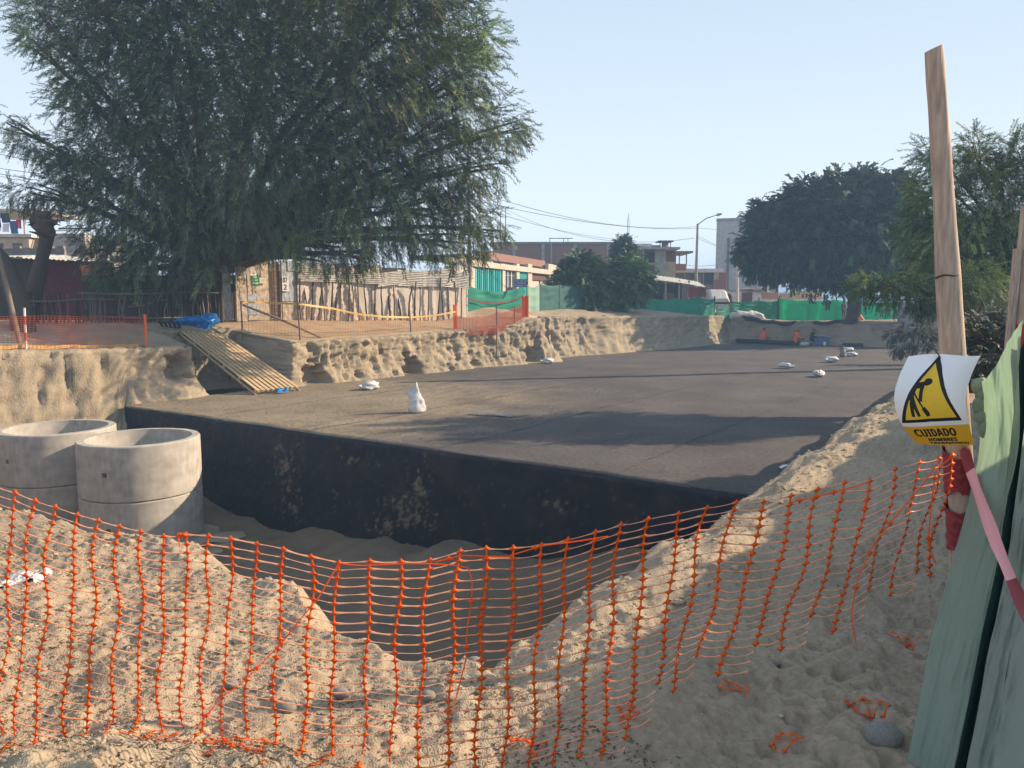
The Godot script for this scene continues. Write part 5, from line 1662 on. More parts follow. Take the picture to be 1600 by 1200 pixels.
# lobes: u, v, radius in pixels, depth
func tree(called: String, label: String, group: String, foot: Vector3, lobes: Array, count: int, kind: int, size: float, droop: float, colors: Array, trunk_r: float, seed_: int, fork := 0.35) -> Node3D:
	var r := RandomNumberGenerator.new(); r.seed = seed_
	var o := base(called, foot)
	tag(o, label, "tree", group)
	var at: Array[Vector3] = []
	var rad := PackedFloat32Array()
	var mid := Vector3.ZERO
	var total := 0.0
	for k in range(0, lobes.size(), 4):
		var p := R(lobes[k], lobes[k + 1], lobes[k + 3])
		at.append(p); rad.append(lobes[k + 2] * lobes[k + 3] / F)
		mid += p
		total += rad[-1] * rad[-1]
	mid /= at.size()
	# wood: a trunk that forks towards the lobes
	var m := MB.new()
	var head := foot.lerp(Vector3(lerpf(foot.x, mid.x, 0.4), mid.y, lerpf(foot.z, mid.z, 0.4)), fork)
	m.tube([foot - Vector3(0, 0.3, 0), foot + Vector3(0.02, 0.25, 0), foot.lerp(head, 0.5) + Vector3(0.12, 0, 0.05) * trunk_r * 3.0, head], [trunk_r * 1.4, trunk_r * 1.08, trunk_r * 0.9, trunk_r * 0.8], 10, true, 0.08, r)
	part("trunk", m, M.bark, o)
	var lm := MB.new()
	for i in at.size():
		if i % 2 == 1 and at.size() > 30: continue
		var e := at[i]
		var k1 := head.lerp(e, 0.4) + Vector3(r.randfn(0, 0.3), 0.12 * head.distance_to(e), r.randfn(0, 0.3)) * 0.6
		var k2 := head.lerp(e, 0.75) + Vector3(r.randfn(0, 0.25), 0.08 * head.distance_to(e), r.randfn(0, 0.25)) * 0.6
		lm.tube([head, k1, k2, e], [trunk_r * 0.5, trunk_r * 0.3, trunk_r * 0.17, trunk_r * 0.06], 6, false, 0.1, r)
		for b in 3:
			var e2 := e + Vector3(r.randfn(), r.randfn(), r.randfn()).normalized() * rad[i] * 0.8
			lm.tube([k2, k2.lerp(e2, 0.5) + Vector3(0, 0.1, 0), e2], [trunk_r * 0.13, trunk_r * 0.08, trunk_r * 0.03], 4, false)
	part("limbs", lm, M.bark, o)
	var mm := MultiMesh.new()
	mm.transform_format = MultiMesh.TRANSFORM_3D; mm.use_colors = true
	mm.mesh = spray(kind)
	var xs: Array[Transform3D] = []
	var cs: Array[Color] = []
	var inv := Transform3D(Basis(), -foot)
	for i in at.size():
		var n := int(count * rad[i] * rad[i] / total)
		var tint: Color = colors[r.randi() % colors.size()] * r.randf_range(0.65, 1.5)
		for k in n:
			var dir := Vector3(r.randfn(), r.randfn(), r.randfn()).normalized()
			var rr := rad[i] * (0.25 + 0.80 * sqrt(r.randf()))
			# clusters: pull the twigs together into bunches
			var bunch := Vector3(nA.get_noise_3d(dir.x * 14.0 + i, dir.y * 14.0, dir.z * 14.0), nB.get_noise_3d(dir.x * 9.0, dir.y * 9.0 + i, dir.z * 9.0), nA.get_noise_3d(dir.z * 14.0, dir.x * 14.0, dir.y * 14.0 + i))
			var p := at[i] + dir * rr * (1.0 + 0.7 * bunch.x) + bunch * rad[i] * 0.55
			var out := (dir * 0.7 + (p - mid).normalized() * 0.55 + Vector3(0, -droop * r.randf_range(0.5, 1.3), 0) + Vector3(r.randfn(), r.randfn(), r.randfn()) * (0.65 if kind == 1 else 0.35)).normalized()
			var z := out.cross(Vector3.UP)
			if z.length() < 0.1: z = Vector3.RIGHT
			z = z.normalized().rotated(out, r.randf_range(-0.7, 0.7))
			var s := size * r.randf_range(0.6, 1.25)
			xs.append(inv * Transform3D(Basis(out * s, z.cross(out) * s, z * s), p))
			var c := tint
			if r.randf() < 0.35: c = colors[r.randi() % colors.size()]
			cs.append(c * r.randf_range(0.75, 1.25))
	mm.instance_count = xs.size()
	for i in xs.size():
		mm.set_instance_transform(i, xs[i]); mm.set_instance_color(i, cs[i])
	var cr := MultiMeshInstance3D.new()
	cr.multimesh = mm; cr.material_override = M.leaf if kind == 0 else M.leaf_broad
	cr.name = "crown"
	o.add_child(cr)
	stuff(cr)
	return o

func trees() -> void:
	var r := RandomNumberGenerator.new(); r.seed = 12
	var raw := [100, -60, 70, 190, -70, 90, 280, -70, 90, 370, -80, 95, 460, -70, 95, 550, -60, 90, 630, -50, 75, 700, -30, 60,
		75, 25, 48, 140, 30, 70, 230, 30, 85, 330, 30, 90, 430, 30, 90, 530, 30, 90, 620, 30, 80, 690, 50, 55, 740, 55, 36, 765, 66, 20, 50, 60, 22,
		125, 105, 50, 200, 110, 80, 300, 110, 90, 400, 110, 90, 500, 110, 90, 600, 110, 85, 680, 120, 70, 735, 110, 40,
		115, 165, 36, 175, 180, 60, 260, 190, 80, 360, 190, 90, 460, 190, 90, 560, 190, 90, 650, 190, 75, 730, 185, 52, 780, 195, 34, 812, 200, 16, 800, 222, 14,
		10, 192, 14, 35, 215, 20, 62, 232, 22, 95, 240, 28, 130, 245, 38,
		18, 303, 17, 48, 302, 22, 80, 302, 24, 112, 300, 30, 100, 270, 20, 155, 275, 55, 230, 270, 75, 330, 270, 88, 430, 270, 90, 530, 270, 88, 620, 270, 80, 700, 268, 55, 745, 262, 38, 778, 262, 14,
		160, 350, 42, 225, 345, 65, 310, 345, 70, 395, 328, 62, 490, 330, 64, 580, 330, 60, 660, 330, 52, 715, 325, 36, 750, 340, 30, 780, 360, 16,
		155, 395, 30, 190, 405, 40, 250, 400, 50, 310, 395, 40, 365, 372, 22, 420, 374, 22, 475, 382, 28, 530, 386, 32, 580, 384, 28, 630, 376, 26, 690, 376, 30, 730, 380, 26, 762, 378, 16,
		170, 430, 22, 225, 432, 28, 285, 430, 28, 322, 422, 16, 500, 408, 14, 545, 414, 15, 575, 404, 12, 715, 404, 12]
	var lobes := []
	for k in range(0, raw.size(), 3):
		var u: float = raw[k]
		var v: float = raw[k + 1]
		var x := clampf((u - 420.0) / 420.0, -1, 1)
		var d := lerpf(37.0, 32.5, smoothstep(300.0, 620.0, u)) - 3.5 * sqrt(1.0 - x * x) + r.randf_range(-2.0, 2.5)
		if v > 350: d = lerpf(33.0, 31.0, clampf((u - 300.0) / 300.0, 0.0, 1.0)) + r.randf_range(-1.0, 0.8)
		lobes.append_array([u, v, raw[k + 2], d])
	tree("mesquite_tree", "enormous feathery spreading tree filling the upper left, brown-tipped and drooping", "", gp(330, 35.5), lobes, 36000, 0, 0.62, 0.4,
		[Color(0.101, 0.143, 0.067), Color(0.121, 0.158, 0.070), Color(0.149, 0.173, 0.079), Color(0.088, 0.128, 0.070), Color(0.162, 0.143, 0.105), Color(0.155, 0.150, 0.114), Color(0.230, 0.315, 0.105)], 0.55, 41, 0.3)
	var far := [1175, 395, 24, 62, 1190, 345, 20, 62, 1196, 375, 30, 61, 1215, 404, 32, 61, 1225, 340, 30, 62, 1250, 380, 48, 60, 1262, 318, 34, 62, 1270, 408, 34, 60, 1300, 300, 26, 62, 1305, 350, 55, 60, 1340, 292, 24, 62, 1355, 340, 52, 61, 1365, 395, 50, 60, 1395, 305, 30, 62, 1405, 360, 45, 61, 1420, 410, 40, 61, 1310, 405, 44, 60, 1355, 283, 14, 62, 1390, 290, 16, 62, 1190, 325, 10, 62, 1240, 310, 14, 62, 1180, 418, 14, 61, 1450, 380, 36, 62, 1345, 410, 26, 60, 1405, 422, 20, 61]
	tree("shade_tree", "broad dark dome-shaped tree standing at the far end of the pit", "", gp(1333, 62.0), far, 15000, 1, 0.75, 0.35, [Color(0.046, 0.084, 0.045), Color(0.057, 0.099, 0.049), Color(0.068, 0.117, 0.052), Color(0.041, 0.072, 0.045)], 0.55, 42, 0.42)
	var rt := [1450, 235, 16, 25, 1453, 262, 22, 25, 1445, 300, 26, 25, 1520, 225, 18, 24, 1528, 250, 28, 24, 1500, 265, 20, 24, 1550, 275, 20, 24, 1590, 235, 26, 23, 1610, 260, 40, 23, 1465, 330, 38, 24, 1520, 320, 44, 24, 1575, 310, 40, 23, 1440, 365, 36, 25, 1500, 375, 48, 23.5, 1560, 370, 48, 23, 1620, 350, 44, 22.5, 1450, 420, 30, 24, 1510, 430, 40, 23, 1570, 430, 44, 22.5, 1630, 430, 46, 22, 1690, 290, 34, 22, 1700, 390, 36, 22]
	tree("feathery_tree", "sunlit feathery tree behind the wooden post at the right", "", gp(1640, 23.5), rt, 6500, 0, 0.42, 0.5, [Color(0.135, 0.210, 0.096), Color(0.162, 0.232, 0.105), Color(0.121, 0.180, 0.105), Color(0.257, 0.300, 0.123)], 0.20, 43, 0.3)
	var ob := [1335, 447, 10, 20, 1355, 442, 14, 20, 1380, 445, 16, 20, 1405, 448, 18, 20, 1430, 452, 20, 20, 1452, 455, 20, 20, 1370, 462, 12, 20, 1400, 470, 12, 20, 1440, 475, 14, 20, 1456, 480, 9, 19.8, 1490, 455, 24, 20, 1530, 440, 30, 20.5]
	tree("young_tree", "low feathery branches reaching left from behind the wooden post", "", gp(1560, 20.5), ob, 1100, 0, 0.34, 0.5, [Color(0.095, 0.143, 0.070), Color(0.115, 0.165, 0.079), Color(0.203, 0.255, 0.088)], 0.07, 44, 0.6)
	var t1 := [883, 424, 13, 54, 903, 412, 13, 54, 924, 416, 14, 54, 870, 446, 11, 54, 900, 445, 24, 53.5, 932, 438, 16, 53.5, 880, 466, 15, 53.5, 910, 470, 17, 53.5, 936, 460, 12, 53.5, 893, 488, 11, 53.5, 918, 490, 9, 53.5]
	tree("bushy_tree", "left of the two round leafy bushes before the green cloth", "leafy bushes at the bank edge", gp(912, 54.0), t1, 3000, 1, 0.5, 0.35, [Color(0.061, 0.120, 0.052), Color(0.074, 0.143, 0.063), Color(0.095, 0.180, 0.070)], 0.10, 45, 0.3)
	var t2 := [962, 424, 12, 55, 983, 416, 13, 55, 1001, 426, 13, 55, 1012, 442, 9, 55, 984, 440, 18, 54.6, 962, 442, 10, 54.6, 996, 458, 12, 54.6, 974, 462, 11, 54.6, 966, 478, 7, 54.6]
	tree("bushy_tree", "right of the two round leafy bushes, with a thin bare stem", "leafy bushes at the bank edge", gp(980, 55.0), t2, 2200, 1, 0.5, 0.35, [Color(0.074, 0.143, 0.060), Color(0.095, 0.180, 0.070), Color(0.115, 0.203, 0.079)], 0.08, 46, 0.5)
	var t3 := [975, 382, 10, 66, 967, 390, 8, 66, 985, 392, 8, 66, 975, 400, 11, 66, 990, 402, 8, 66, 962, 402, 7, 66]
	tree("slender_tree", "slender tree rising before the brick building behind the bushes", "", gp(976, 66.0), t3, 800, 1, 0.5, 0.2, [Color(0.101, 0.150, 0.105), Color(0.115, 0.165, 0.114)], 0.09, 47, 0.6)
	# cut branches thrown down at the right
	for e in [[[1395, 525, 9, 41, 1415, 518, 10, 41, 1435, 515, 10, 41, 1450, 522, 9, 41, 1425, 535, 9, 40.6, 1405, 545, 9, 40.6, 1450, 540, 7, 40.6, 1465, 520, 7, 41], 380, 0.38, "heap of cut dry branches hanging over the far right bank", 1430, 41.5],
			[[1512, 560, 18, 14, 1540, 545, 22, 14.3, 1565, 540, 22, 14.6, 1520, 590, 18, 13.2, 1550, 580, 24, 13.4, 1580, 570, 26, 13.8, 1515, 520, 14, 15, 1545, 515, 20, 15.3, 1580, 510, 24, 15.5, 1600, 540, 26, 14.5, 1530, 615, 16, 12.6, 1570, 610, 24, 12.8], 1500, 0.36, "dark tangle of cut branches lying between the post and the net", 1560, 14.5]]:
		var o := tree("branch_heap", e[3], "", gp(e[4], e[5]), e[0], e[1], 2, e[2], 0.7, [Color(0.05, 0.055, 0.035), Color(0.065, 0.062, 0.04), Color(0.04, 0.045, 0.03)], 0.05, 50 + int(e[1]), 0.3)
		o.set_meta("category", "branches")
	# the bare stick among the branches at the far right bank
	var bm := MB.new()
	bm.tube([gp(1432, 40.0), R(1440, 505, 40.0), R(1463, 478, 40.0)], [0.06, 0.05, 0.03], 6)
	tag(obj("bare_branch", bm, M.bark), "bare stick slanting up from the cut branches left of the post", "branch")


# ---------------------------------------------------------------- the town behind
func town() -> void:
	# long low building with teal gates
	var f := face(715, 52.0, 1250)
	var o := base("gated_building", f.o)
	rect("wall", f, [700, 415, 743, -1], -0.3, 0.0, M.cream, o)
	for e in [[785.5, 790], [807.5, 812], [825.5, 831.5], [857, 1010]]: rect("pier", f, [e[0], 412, e[1], -1], -0.3, 0.0, M.cream, o)
	var a := hit(f, 700, 402); var b := hit(f, 760, 418.5)
	var fb := MB.new()
	var L := hit(f, 1010, 430).x
	fb.box(Transform3D(Basis(f.x, Vector3.UP, f.n), f.o + f.x * (a.x + L) * 0.5 + Vector3(0, (a.y + b.y) * 0.5 - f.o.y, 0) + f.n * -0.1), Vector3(L - a.x, a.y - b.y, 0.5))
	part("fascia", fb, M.cream, o)
	rect("sill_wall", f, [831.5, 439, 857, -1], -0.28, -0.02, M.cream, o)
	var gate := rect("gate", f, [743, 417, 785, -1], -0.2, -0.12, M.teal_gate, o)
	var gl := mat("gate_light", lin(0.10, 0.42, 0.43), 0.4)
	var r := RandomNumberGenerator.new(); r.seed = 6
	for k in 13: rect("gate_rib", f, [744.5 + k * 3.1, 420, 744.5 + k * 3.1 + r.randf_range(0.9, 2.0), -1], -0.12, -0.05, gl if k % 3 == 0 else M.teal_gate, gate)
	rect("door", f, [812, 421, 825, -1], -0.2, -0.12, M.teal_gate, o)
	var wnd := rect("window", f, [790, 420, 807, 449], -0.25, -0.2, M.glass, o)
	for u in [795.5, 801]: rect("window_bar", f, [u, 421, u + 0.9, 449], -0.18, -0.12, M.white, wnd)
	for v in [430, 446.5]: rect("window_bar", f, [790, v, 806, v + 1.0], -0.17, -0.11, M.white, wnd)
	rect("window", f, [832, 425, 857, 439], -0.25, -0.2, M.door_brown, o)
	rect("roof_block", f, [756, 396, 800, 409], -6.0, -2.0, M.dim_wall, o)
	rect("roof_opening", f, [789, 401, 797, 408], -2.02, -1.9, M.dark_opening, o)
	rect("roof_edge", f, [760, 404, 860, 407.5], -0.9, -0.5, M.pink_brick, o)
	for u in [758, 775]: rect("roof_pole", f, [u, 380, u + 0.8, 408], -1.0, -0.9, M.wire, o)
	tag(o, "cream one-storey building with teal metal gates at the corner", "building")
	# brick building
	f = face(880, 85.0)
	o = base("brick_building", f.o)
	rect("wall", f, [770, 382, 965, -1], -9.0, 0.0, M.pink_brick, o)
	rect("parapet", f, [768, 378, 966, 382], -9.1, 0.12, M.dim_wall, o)
	for u in [801, 846, 896, 948]: rect("column", f, [u, 382, u + 4.5, -1], -0.1, 0.14, M.grey_wall, o)
	rect("dark_wall", f, [951, 384, 966, -1], -1.0, 0.06, M.dim_wall, o)
	for u in [860, 882, 889]: rect("frame_post", f, [u, 370, u + 0.9, 379], -2.0, -1.9, M.wire, o)
	rect("frame_rail", f, [859, 369.5, 897, 370.6], -2.0, -1.9, M.wire, o)
	rect("service_pipe", f, [860.5, 379, 862, -1], 0.02, 0.14, M.galvanised, o)
	tag(o, "long plum brick two-storey building with pale columns in the middle distance", "building")
	# unfinished house with water tank
	f = face(1020, 74.0)
	o = base("unfinished_house", f.o)
	rect("wall", f, [985, 391, 1024, -1], -7.0, -0.6, M.dim_wall, o)
	rect("upper_room", f, [988, 378, 1024, 388], -5.0, -2.0, M.white_wall, o)
	rect("upper_room_side", f, [1024, 380, 1040, 388], -5.0, -2.4, M.grey_wall, o)
	rect("roof_slab", f, [984, 386.5, 1061, 390], -8.0, 0.6, M.grey_wall, o)
	rect("pillar", f, [1024, 390, 1039, -1], -2.0, 0.0, M.grey_wall, o)
	rect("opening", f, [1005, 394, 1024, 410], -0.62, -0.5, M.dark_opening, o)
	var opn := rect("opening", f, [1013, 419, 1024, 432], -0.62, -0.5, M.dark_opening, o)
	for u in [1017, 1021]: rect("window_bar", f, [u, 419, u + 0.8, 432], -0.5, -0.42, M.grey_wall, opn)
	rect("ledge", f, [1000, 410.5, 1024, 414], -0.6, 0.1, M.grey_wall, o)
	rect("recess_wall", f, [1039, 390, 1060, -1], -7.0, -2.2, M.pink_brick, o)
	rect("balcony_front", f, [1039, 409, 1055, 434], -0.4, -0.1, M.tan_wall, o)
	rect("post", f, [1003, 391, 1004.5, 432], 0.3, 0.42, M.grey_wall, o)
	rect("post", f, [1055, 391, 1056.5, 432], -0.3, -0.15, M.dim_wall, o)
	rect("side_slab", f, [1058, 391, 1087, 394], -6.0, -1.0, M.dim_wall, o)
	rect("brick_parapet", f, [1056, 410, 1083, 421], -3.0, -2.8, M.orange_brick, o)
	for u in [1059, 1071, 1082.5]: rect("post", f, [u, 393, u + 1.2, 411], -2.9, -2.78, M.grey_wall, o)
	var wt := MB.new()
	var wp := f.o + f.x * hit(f, 1045.5, 387).x - f.n * 2.0
	wp.y = R(1045, 387, 76).y
	wt.tube([wp, wp + Vector3(0, 0.42, 0), wp + Vector3(0, 0.5, 0), wp + Vector3(0, 0.62, 0)], [0.34, 0.34, 0.22, 0.08], 12)
	part("water_tank", wt, M.dim_wall, o)
	var cnp := rect("tank_canopy", f, [1033, 374, 1057, 376], -3.0, -1.2, M.rusty, o)
	for u in [1037, 1054]: rect("canopy_post", f, [u, 376, u + 0.8, 387], -2.0, -1.9, M.wire, cnp)
	tag(o, "half finished grey house with open upper floor and roof water tank", "house")
	# low house with white eaves
	f = face(1090, 82.0)
	o = base("low_house", f.o)
	rect("eaves", f, [1056, 420, 1128, 426], -4.0, 0.5, M.white_wall, o)
	rect("wall", f, [1057, 426, 1090, -1], -4.0, -0.8, M.dim_wall, o)
	rect("wall", f, [1089, 428, 1134, -1], -4.0, 0.2, M.dim_wall, o)
	rect("dark_opening", f, [1096, 428, 1112, 444], 0.2, 0.3, M.dark_opening, o)
	rect("timber_panel", f, [1113, 426, 1134, 452], 0.25, 0.35, M.pink_brick, o)
	rect("window", f, [1114, 426, 1121.5, 437], 0.36, 0.42, M.tan_wall, o)
	for u in [1068, 1097]: rect("post", f, [u, 426, u + 1.1, 446], 0.35, 0.45, M.grey_wall, o)
	tag(o, "low house with white eaves and dark porch right of the street lamp", "house")
	# tall block
	f = face(1145, 130.0, -3290)
	o = base("apartment_block", f.o)
	rect("wall", f, [1120, 343, 1172, -1], -9.0, 0.0, M.grey_wall, o)
	rect("roof_parapet", f, [1119.5, 341.5, 1172.5, 344], -9.1, 0.15, M.dim_wall, o)
	rect("side_wing", f, [1172, 349, 1215, -1], -8.0, 0.3, M.dim_wall, o)
	rect("roof_canopy", f, [1166, 337, 1186, 339], -3.0, -1.0, M.rusty, o)
	rect("stair_head", f, [1170, 339, 1184, 349], -4.0, -2.0, M.dim_wall, o)
	rect("downpipe", f, [1136.5, 372, 1137.3, -1], 0.0, 0.2, M.wire, o)
	for k in 3: rect("window", f, [1178 + k * 9, 362, 1183 + k * 9, 371], 0.3, 0.4, M.glass, o)
	tag(o, "tall blank grey apartment block behind the street lamp", "building")
	# walls and small houses along the street
	f = face(1140, 84.0)
	o = base("arched_wall", f.o)
	rect("wall", f, [1119, 455, 1132, -1], -0.4, 0.0, M.white_wall, o)
	rect("wall", f, [1144, 455, 1158, -1], -0.4, 0.0, M.white_wall, o)
	var am := MB.new()
	var c0 := hit(f, 1132, 463); var c1 := hit(f, 1144, 463); var ty := hit(f, 1138, 455).y
	am.grid(16, 1, func(x: float, y: float):
		var ax := lerpf(c0.x, c1.x, x)
		var ay := c0.y + sin(PI * x) * (c1.x - c0.x) * 0.5 * 0.75
		return f.o + f.x * ax + Vector3(0, lerpf(ay, ty, y) - f.o.y, 0))
	part("arch", am, M.white_wall, o)
	rect("door", f, [1131, 456, 1145, -1], -0.5, -0.42, M.door_brown, o)
	rect("coping", f, [1118, 453, 1180, 455], -0.5, 0.1, M.dim_wall, o)
	rect("brown_gate", f, [1158, 457, 1176, -1], -0.3, -0.1, M.door_brown, o)
	tag(o, "white street wall with arched doorway and brown gate", "wall")
	f = face(1200, 84.0)
	o = base("flat_house", f.o)
	rect("wall", f, [1176, 456, 1217, -1], -4.0, 0.0, M.white_wall, o)
	rect("brick_panel", f, [1191, 457, 1216, 467], 0.0, 0.08, M.orange_brick, o)
	rect("roof_slab", f, [1174, 452, 1196, 455], -4.0, 0.5, M.dim_wall, o)
	rect("rooftop_room", f, [1196, 447, 1207, 456], -3.0, -1.0, M.cream, o)
	rect("tin_sheet", f, [1157, 450, 1176, 451.5], -2.0, 0.6, M.white_wall, o)
	rect("added_dark_panel", f, [1217, 459, 1240, -1], -3.0, -0.3, M.tan_wall, o)
	rect("coping", f, [1216, 456.5, 1237, 459], -3.0, -0.2, M.white_wall, o)
	tag(o, "small white flat-roofed house left of the yellow one", "house")
	f = face(1265, 86.0)
	o = base("yellow_house", f.o)
	rect("wall", f, [1249, 455, 1284, -1], -5.0, 0.0, M.yellow_wall, o)
	for u in [1253, 1259]: rect("window", f, [u, 459, u + 2.2, 465], 0.0, 0.1, M.dark_opening, o)
	rect("plinth", f, [1244, 467, 1284, -1], -1.0, 0.12, M.white_wall, o)
	for u in [1262, 1277]: rect("scroll_finial", f, [u, 450, u + 1.4, 455], -0.3, -0.15, M.wire, o)
	tag(o, "ochre yellow house glimpsed beneath the dome-shaped tree", "house")
	f = face(1445, 56.0)
	o = base("block_wall", f.o)
	var bk := mat("block", lin(0.30, 0.275, 0.27), 0.95, M.t_soft, Vector3.ONE * 0.3)
	var p0 := hit(f, 1405, 472)
	for row in 7:                                    # courses of concrete block, one by one
		var x := p0.x + (0.0 if row % 2 else -0.4)
		while x < hit(f, 1600, 480).x:
			var m := MB.new()
			m.box(Transform3D(Basis(), f.o + Vector3(x + 0.6, 0, r.randf_range(-0.012, 0.012)) + Vector3(0, p0.y - f.o.y - 0.2 - row * 0.4, 0)), Vector3(1.18, 0.385, 0.2))
			part("block", m, bk, o)
			x += 1.2
	rect("mortar_core", f, [1405, 473, 1600, -1], -0.15, 0.05, M.dim_wall, o)
	tag(o, "plain grey block wall at the right behind the wooden post", "wall")
	# kiosk with a sagging tin roof
	f = face(1055, 67.0)
	o = base("tin_kiosk", f.o)
	var rm := MB.new()
	rm.grid(40, 6, func(x: float, y: float):
		var q := R(lerpf(1010, 1103, x), lerpf(436, 449, x) - 1.5 * sin(x * 3.0), 66.0)
		return q + Vector3(0, 0.55 * y + 0.03 * sin(x * 90.0), -3.0 * y))
	part("tin_roof", rm, M.tin, o)
	rect("dark_inside", f, [1010, 441, 1076, -1], -3.0, -2.8, M.dark_opening, o)
	rect("red_banner", f, [1075, 449, 1102, 464], 0.2, 0.26, mat("dull_red", lin(0.24, 0.075, 0.06), 0.8), o)
	for u in [1039, 1060, 1075, 1012]: rect("post", f, [u, 438, u + 1.6, -1], 0.0, 0.12, M.grey_wall, o)
	rect("pale_panel", f, [1016, 447, 1029, 458], -0.3, -0.2, M.shade_sage, o)
	rect("counter", f, [1042, 458, 1056, -1], -1.6, -0.8, M.rusty, o)
	tag(o, "street kiosk with sagging tin roof and dull red banner", "kiosk")
	# far street furniture
	street_things()

func street_things() -> void:
	# a tall pole past the right edge; its long shadow crosses the tank
	var tp := Vector3(30.0, 0, -40.7)
	var tm0 := MB.new(); tm0.tube([tp - Vector3(0, 0.3, 0), tp + Vector3(0, 15.6, 0)], [0.42, 0.26], 12)
	tag(obj("tall_pole", tm0, M.grey_wall), "tall thick pole outside the right picture edge that shades the tank", "pole")
	var g := gp(1086, 72.0)
	var o := base("street_lamp", g)
	var top := R(1090, 352, 72.0)
	var m := MB.new()
	m.tube([g, g.lerp(top, 0.5), top + Vector3(0, 0.15, 0)], [0.17, 0.14, 0.10], 10)
	part("pole", m, M.grey_wall, o)
	m = MB.new()
	m.tube([top, R(1094, 348, 71.8), R(1104, 341, 71.5), R(1120, 336, 71.2)], [0.06, 0.05, 0.05, 0.04], 7)
	var arm := part("arm", m, M.galvanised, o)
	m = MB.new()
	m.tube([R(1119, 336.5, 71.2), R(1122, 335.5, 71.1), R(1128, 334, 71.0)], [0.07, 0.14, 0.08], 8)
	part("lamp_head", m, M.galvanised, arm)
	tag(o, "street lamp with curved arm on a concrete pole in the distance", "street lamp")
	g = gp(734, 50.0)
	m = MB.new()
	m.tube([g, Vector3(g.x, R(734, 245, 50.0).y, g.z)], [0.14, 0.10], 9)
	tag(obj("utility_pole", m, M.dim_wall), "dark utility pole at the right edge of the big tree", "pole")
	g = gp(1152, 80.0)
	m = MB.new(); m.tube([g, R(1152.5, 412, 80.0)], [0.16, 0.13], 9)
	tag(obj("concrete_pole", m, M.white_wall), "pale concrete pole standing before the arched white wall", "pole")
	for e in [[790, 372, 325, 88.0, "thin mast above the left end of the brick building"], [782, 375, 330, 90.0, "shorter thin mast just left of its taller neighbour"]]:
		m = MB.new(); m.tube([R(e[0], e[1], e[3]), R(e[0], e[2], e[3])], [0.07, 0.04], 5)
		tag(obj("mast", m, M.wire), e[4], "mast")
	o = base("antenna_mast", R(982, 385, 92.0))
	for k in 3:
		m = MB.new()
		var off := Vector3(0.16 * cos(k * 2.1), 0, 0.16 * sin(k * 2.1))
		m.tube([R(981, 388, 92.0) + off, R(981.5, 345, 92.0) + off * 0.7, R(982, 333, 92.0)], [0.03, 0.025, 0.02], 4)
		part("leg", m, M.galvanised, o)
	m = MB.new()
	for k in 9:
		var y := R(982, 385 - k * 5, 92.0)
		m.tube([y + Vector3(-0.15, 0, 0), y + Vector3(0.15, 0.35, 0)], [0.018], 4)
	part("lattice", m, M.galvanised, o)
	tag(o, "slim lattice antenna rising behind the slender tree", "antenna")
	var wires := [[745, 300, 50.0, 1090, 354, 72.0, 0.9], [740, 312, 50.0, 1090, 357, 72.0, 0.6], [790, 327, 88.0, 1085, 372, 72.0, 1.6], [742, 322, 50.0, 980, 374, 90.0, 0.5], [1090, 368, 72.0, 1180, 400, 100.0, 0.4], [1090, 372, 72.0, 1200, 388, 100.0, 0.8], [1090, 356, 72.0, 1190, 352, 128.0, 0.4], [1060, 412, 74.0, 1180, 390, 80.0, 0.8], [-60, 203, 60.0, 120, 248, 52.0, 0.2], [-60, 215, 60.0, 120, 256, 52.0, 0.2], [-60, 224, 60.0, 110, 260, 52.0, 0.2], [-60, 252, 64.0, 130, 276, 60.0, 0.2], [-60, 258, 64.0, 130, 290, 60.0, 0.2]]
	var names_ := ["topmost wire from the utility pole to the street lamp", "second wire from the utility pole to the street lamp", "sagging wire from the mast to the street lamp", "wire passing above the brick building to the antenna", "wire dropping from the street lamp to the right", "lower wire right of the street lamp, slackest one", "level wire from the lamp to the apartment block", "wire crossing low over the porch roofs", "uppermost black wire at the left picture edge", "second black wire at the left picture edge", "third black wire at the left picture edge", "thin wire low at the left above the terrace", "lowest thin wire at the left above the terrace"]
	for i in wires.size():
		var e: Array = wires[i]
		var a := R(e[0], e[1], e[2]); var b := R(e[3], e[4], e[5])
		var pts := []
		for k in 13:
			var f := k / 12.0
			pts.append(a.lerp(b, f) - Vector3(0, e[6] * 4.0 * f * (1.0 - f), 0))
		m = MB.new(); m.tube(pts, [0.018 if i < 8 else 0.024], 4)
		tag(obj("power_line", m, M.wire), names_[i], "power line", "overhead wires")
	# a minibus mostly hidden by the cloth
	g = gp(1114, 68.0)
	o = base("minibus", g)
	var bm := MB.new()
	var prof := [Vector2(-0.95, 0.35), Vector2(-0.98, 1.0), Vector2(-0.92, 1.25), Vector2(-0.78, 1.95), Vector2(-0.6, 2.1), Vector2(0.6, 2.1), Vector2(0.78, 1.95), Vector2(0.92, 1.25), Vector2(0.98, 1.0), Vector2(0.95, 0.35)]
	var zs := [[2.2, 0.92, 0.55], [2.05, 1.0, 0.62], [1.3, 1.0, 0.98], [0.9, 1.0, 1.0], [-2.1, 1.0, 1.0], [-2.2, 0.95, 0.97]]
	for i in zs.size() - 1:
		for k in prof.size() - 1:
			var P := func(z: Array, q: Vector2) -> Vector3: return g + Vector3(q.x * z[1], 0.35 + (minf(q.y, 2.1) - 0.35) * (z[2] if q.y > 1.1 else 1.0), z[0])
			bm.quad(P.call(zs[i], prof[k]), P.call(zs[i], prof[k + 1]), P.call(zs[i + 1], prof[k + 1]), P.call(zs[i + 1], prof[k]))
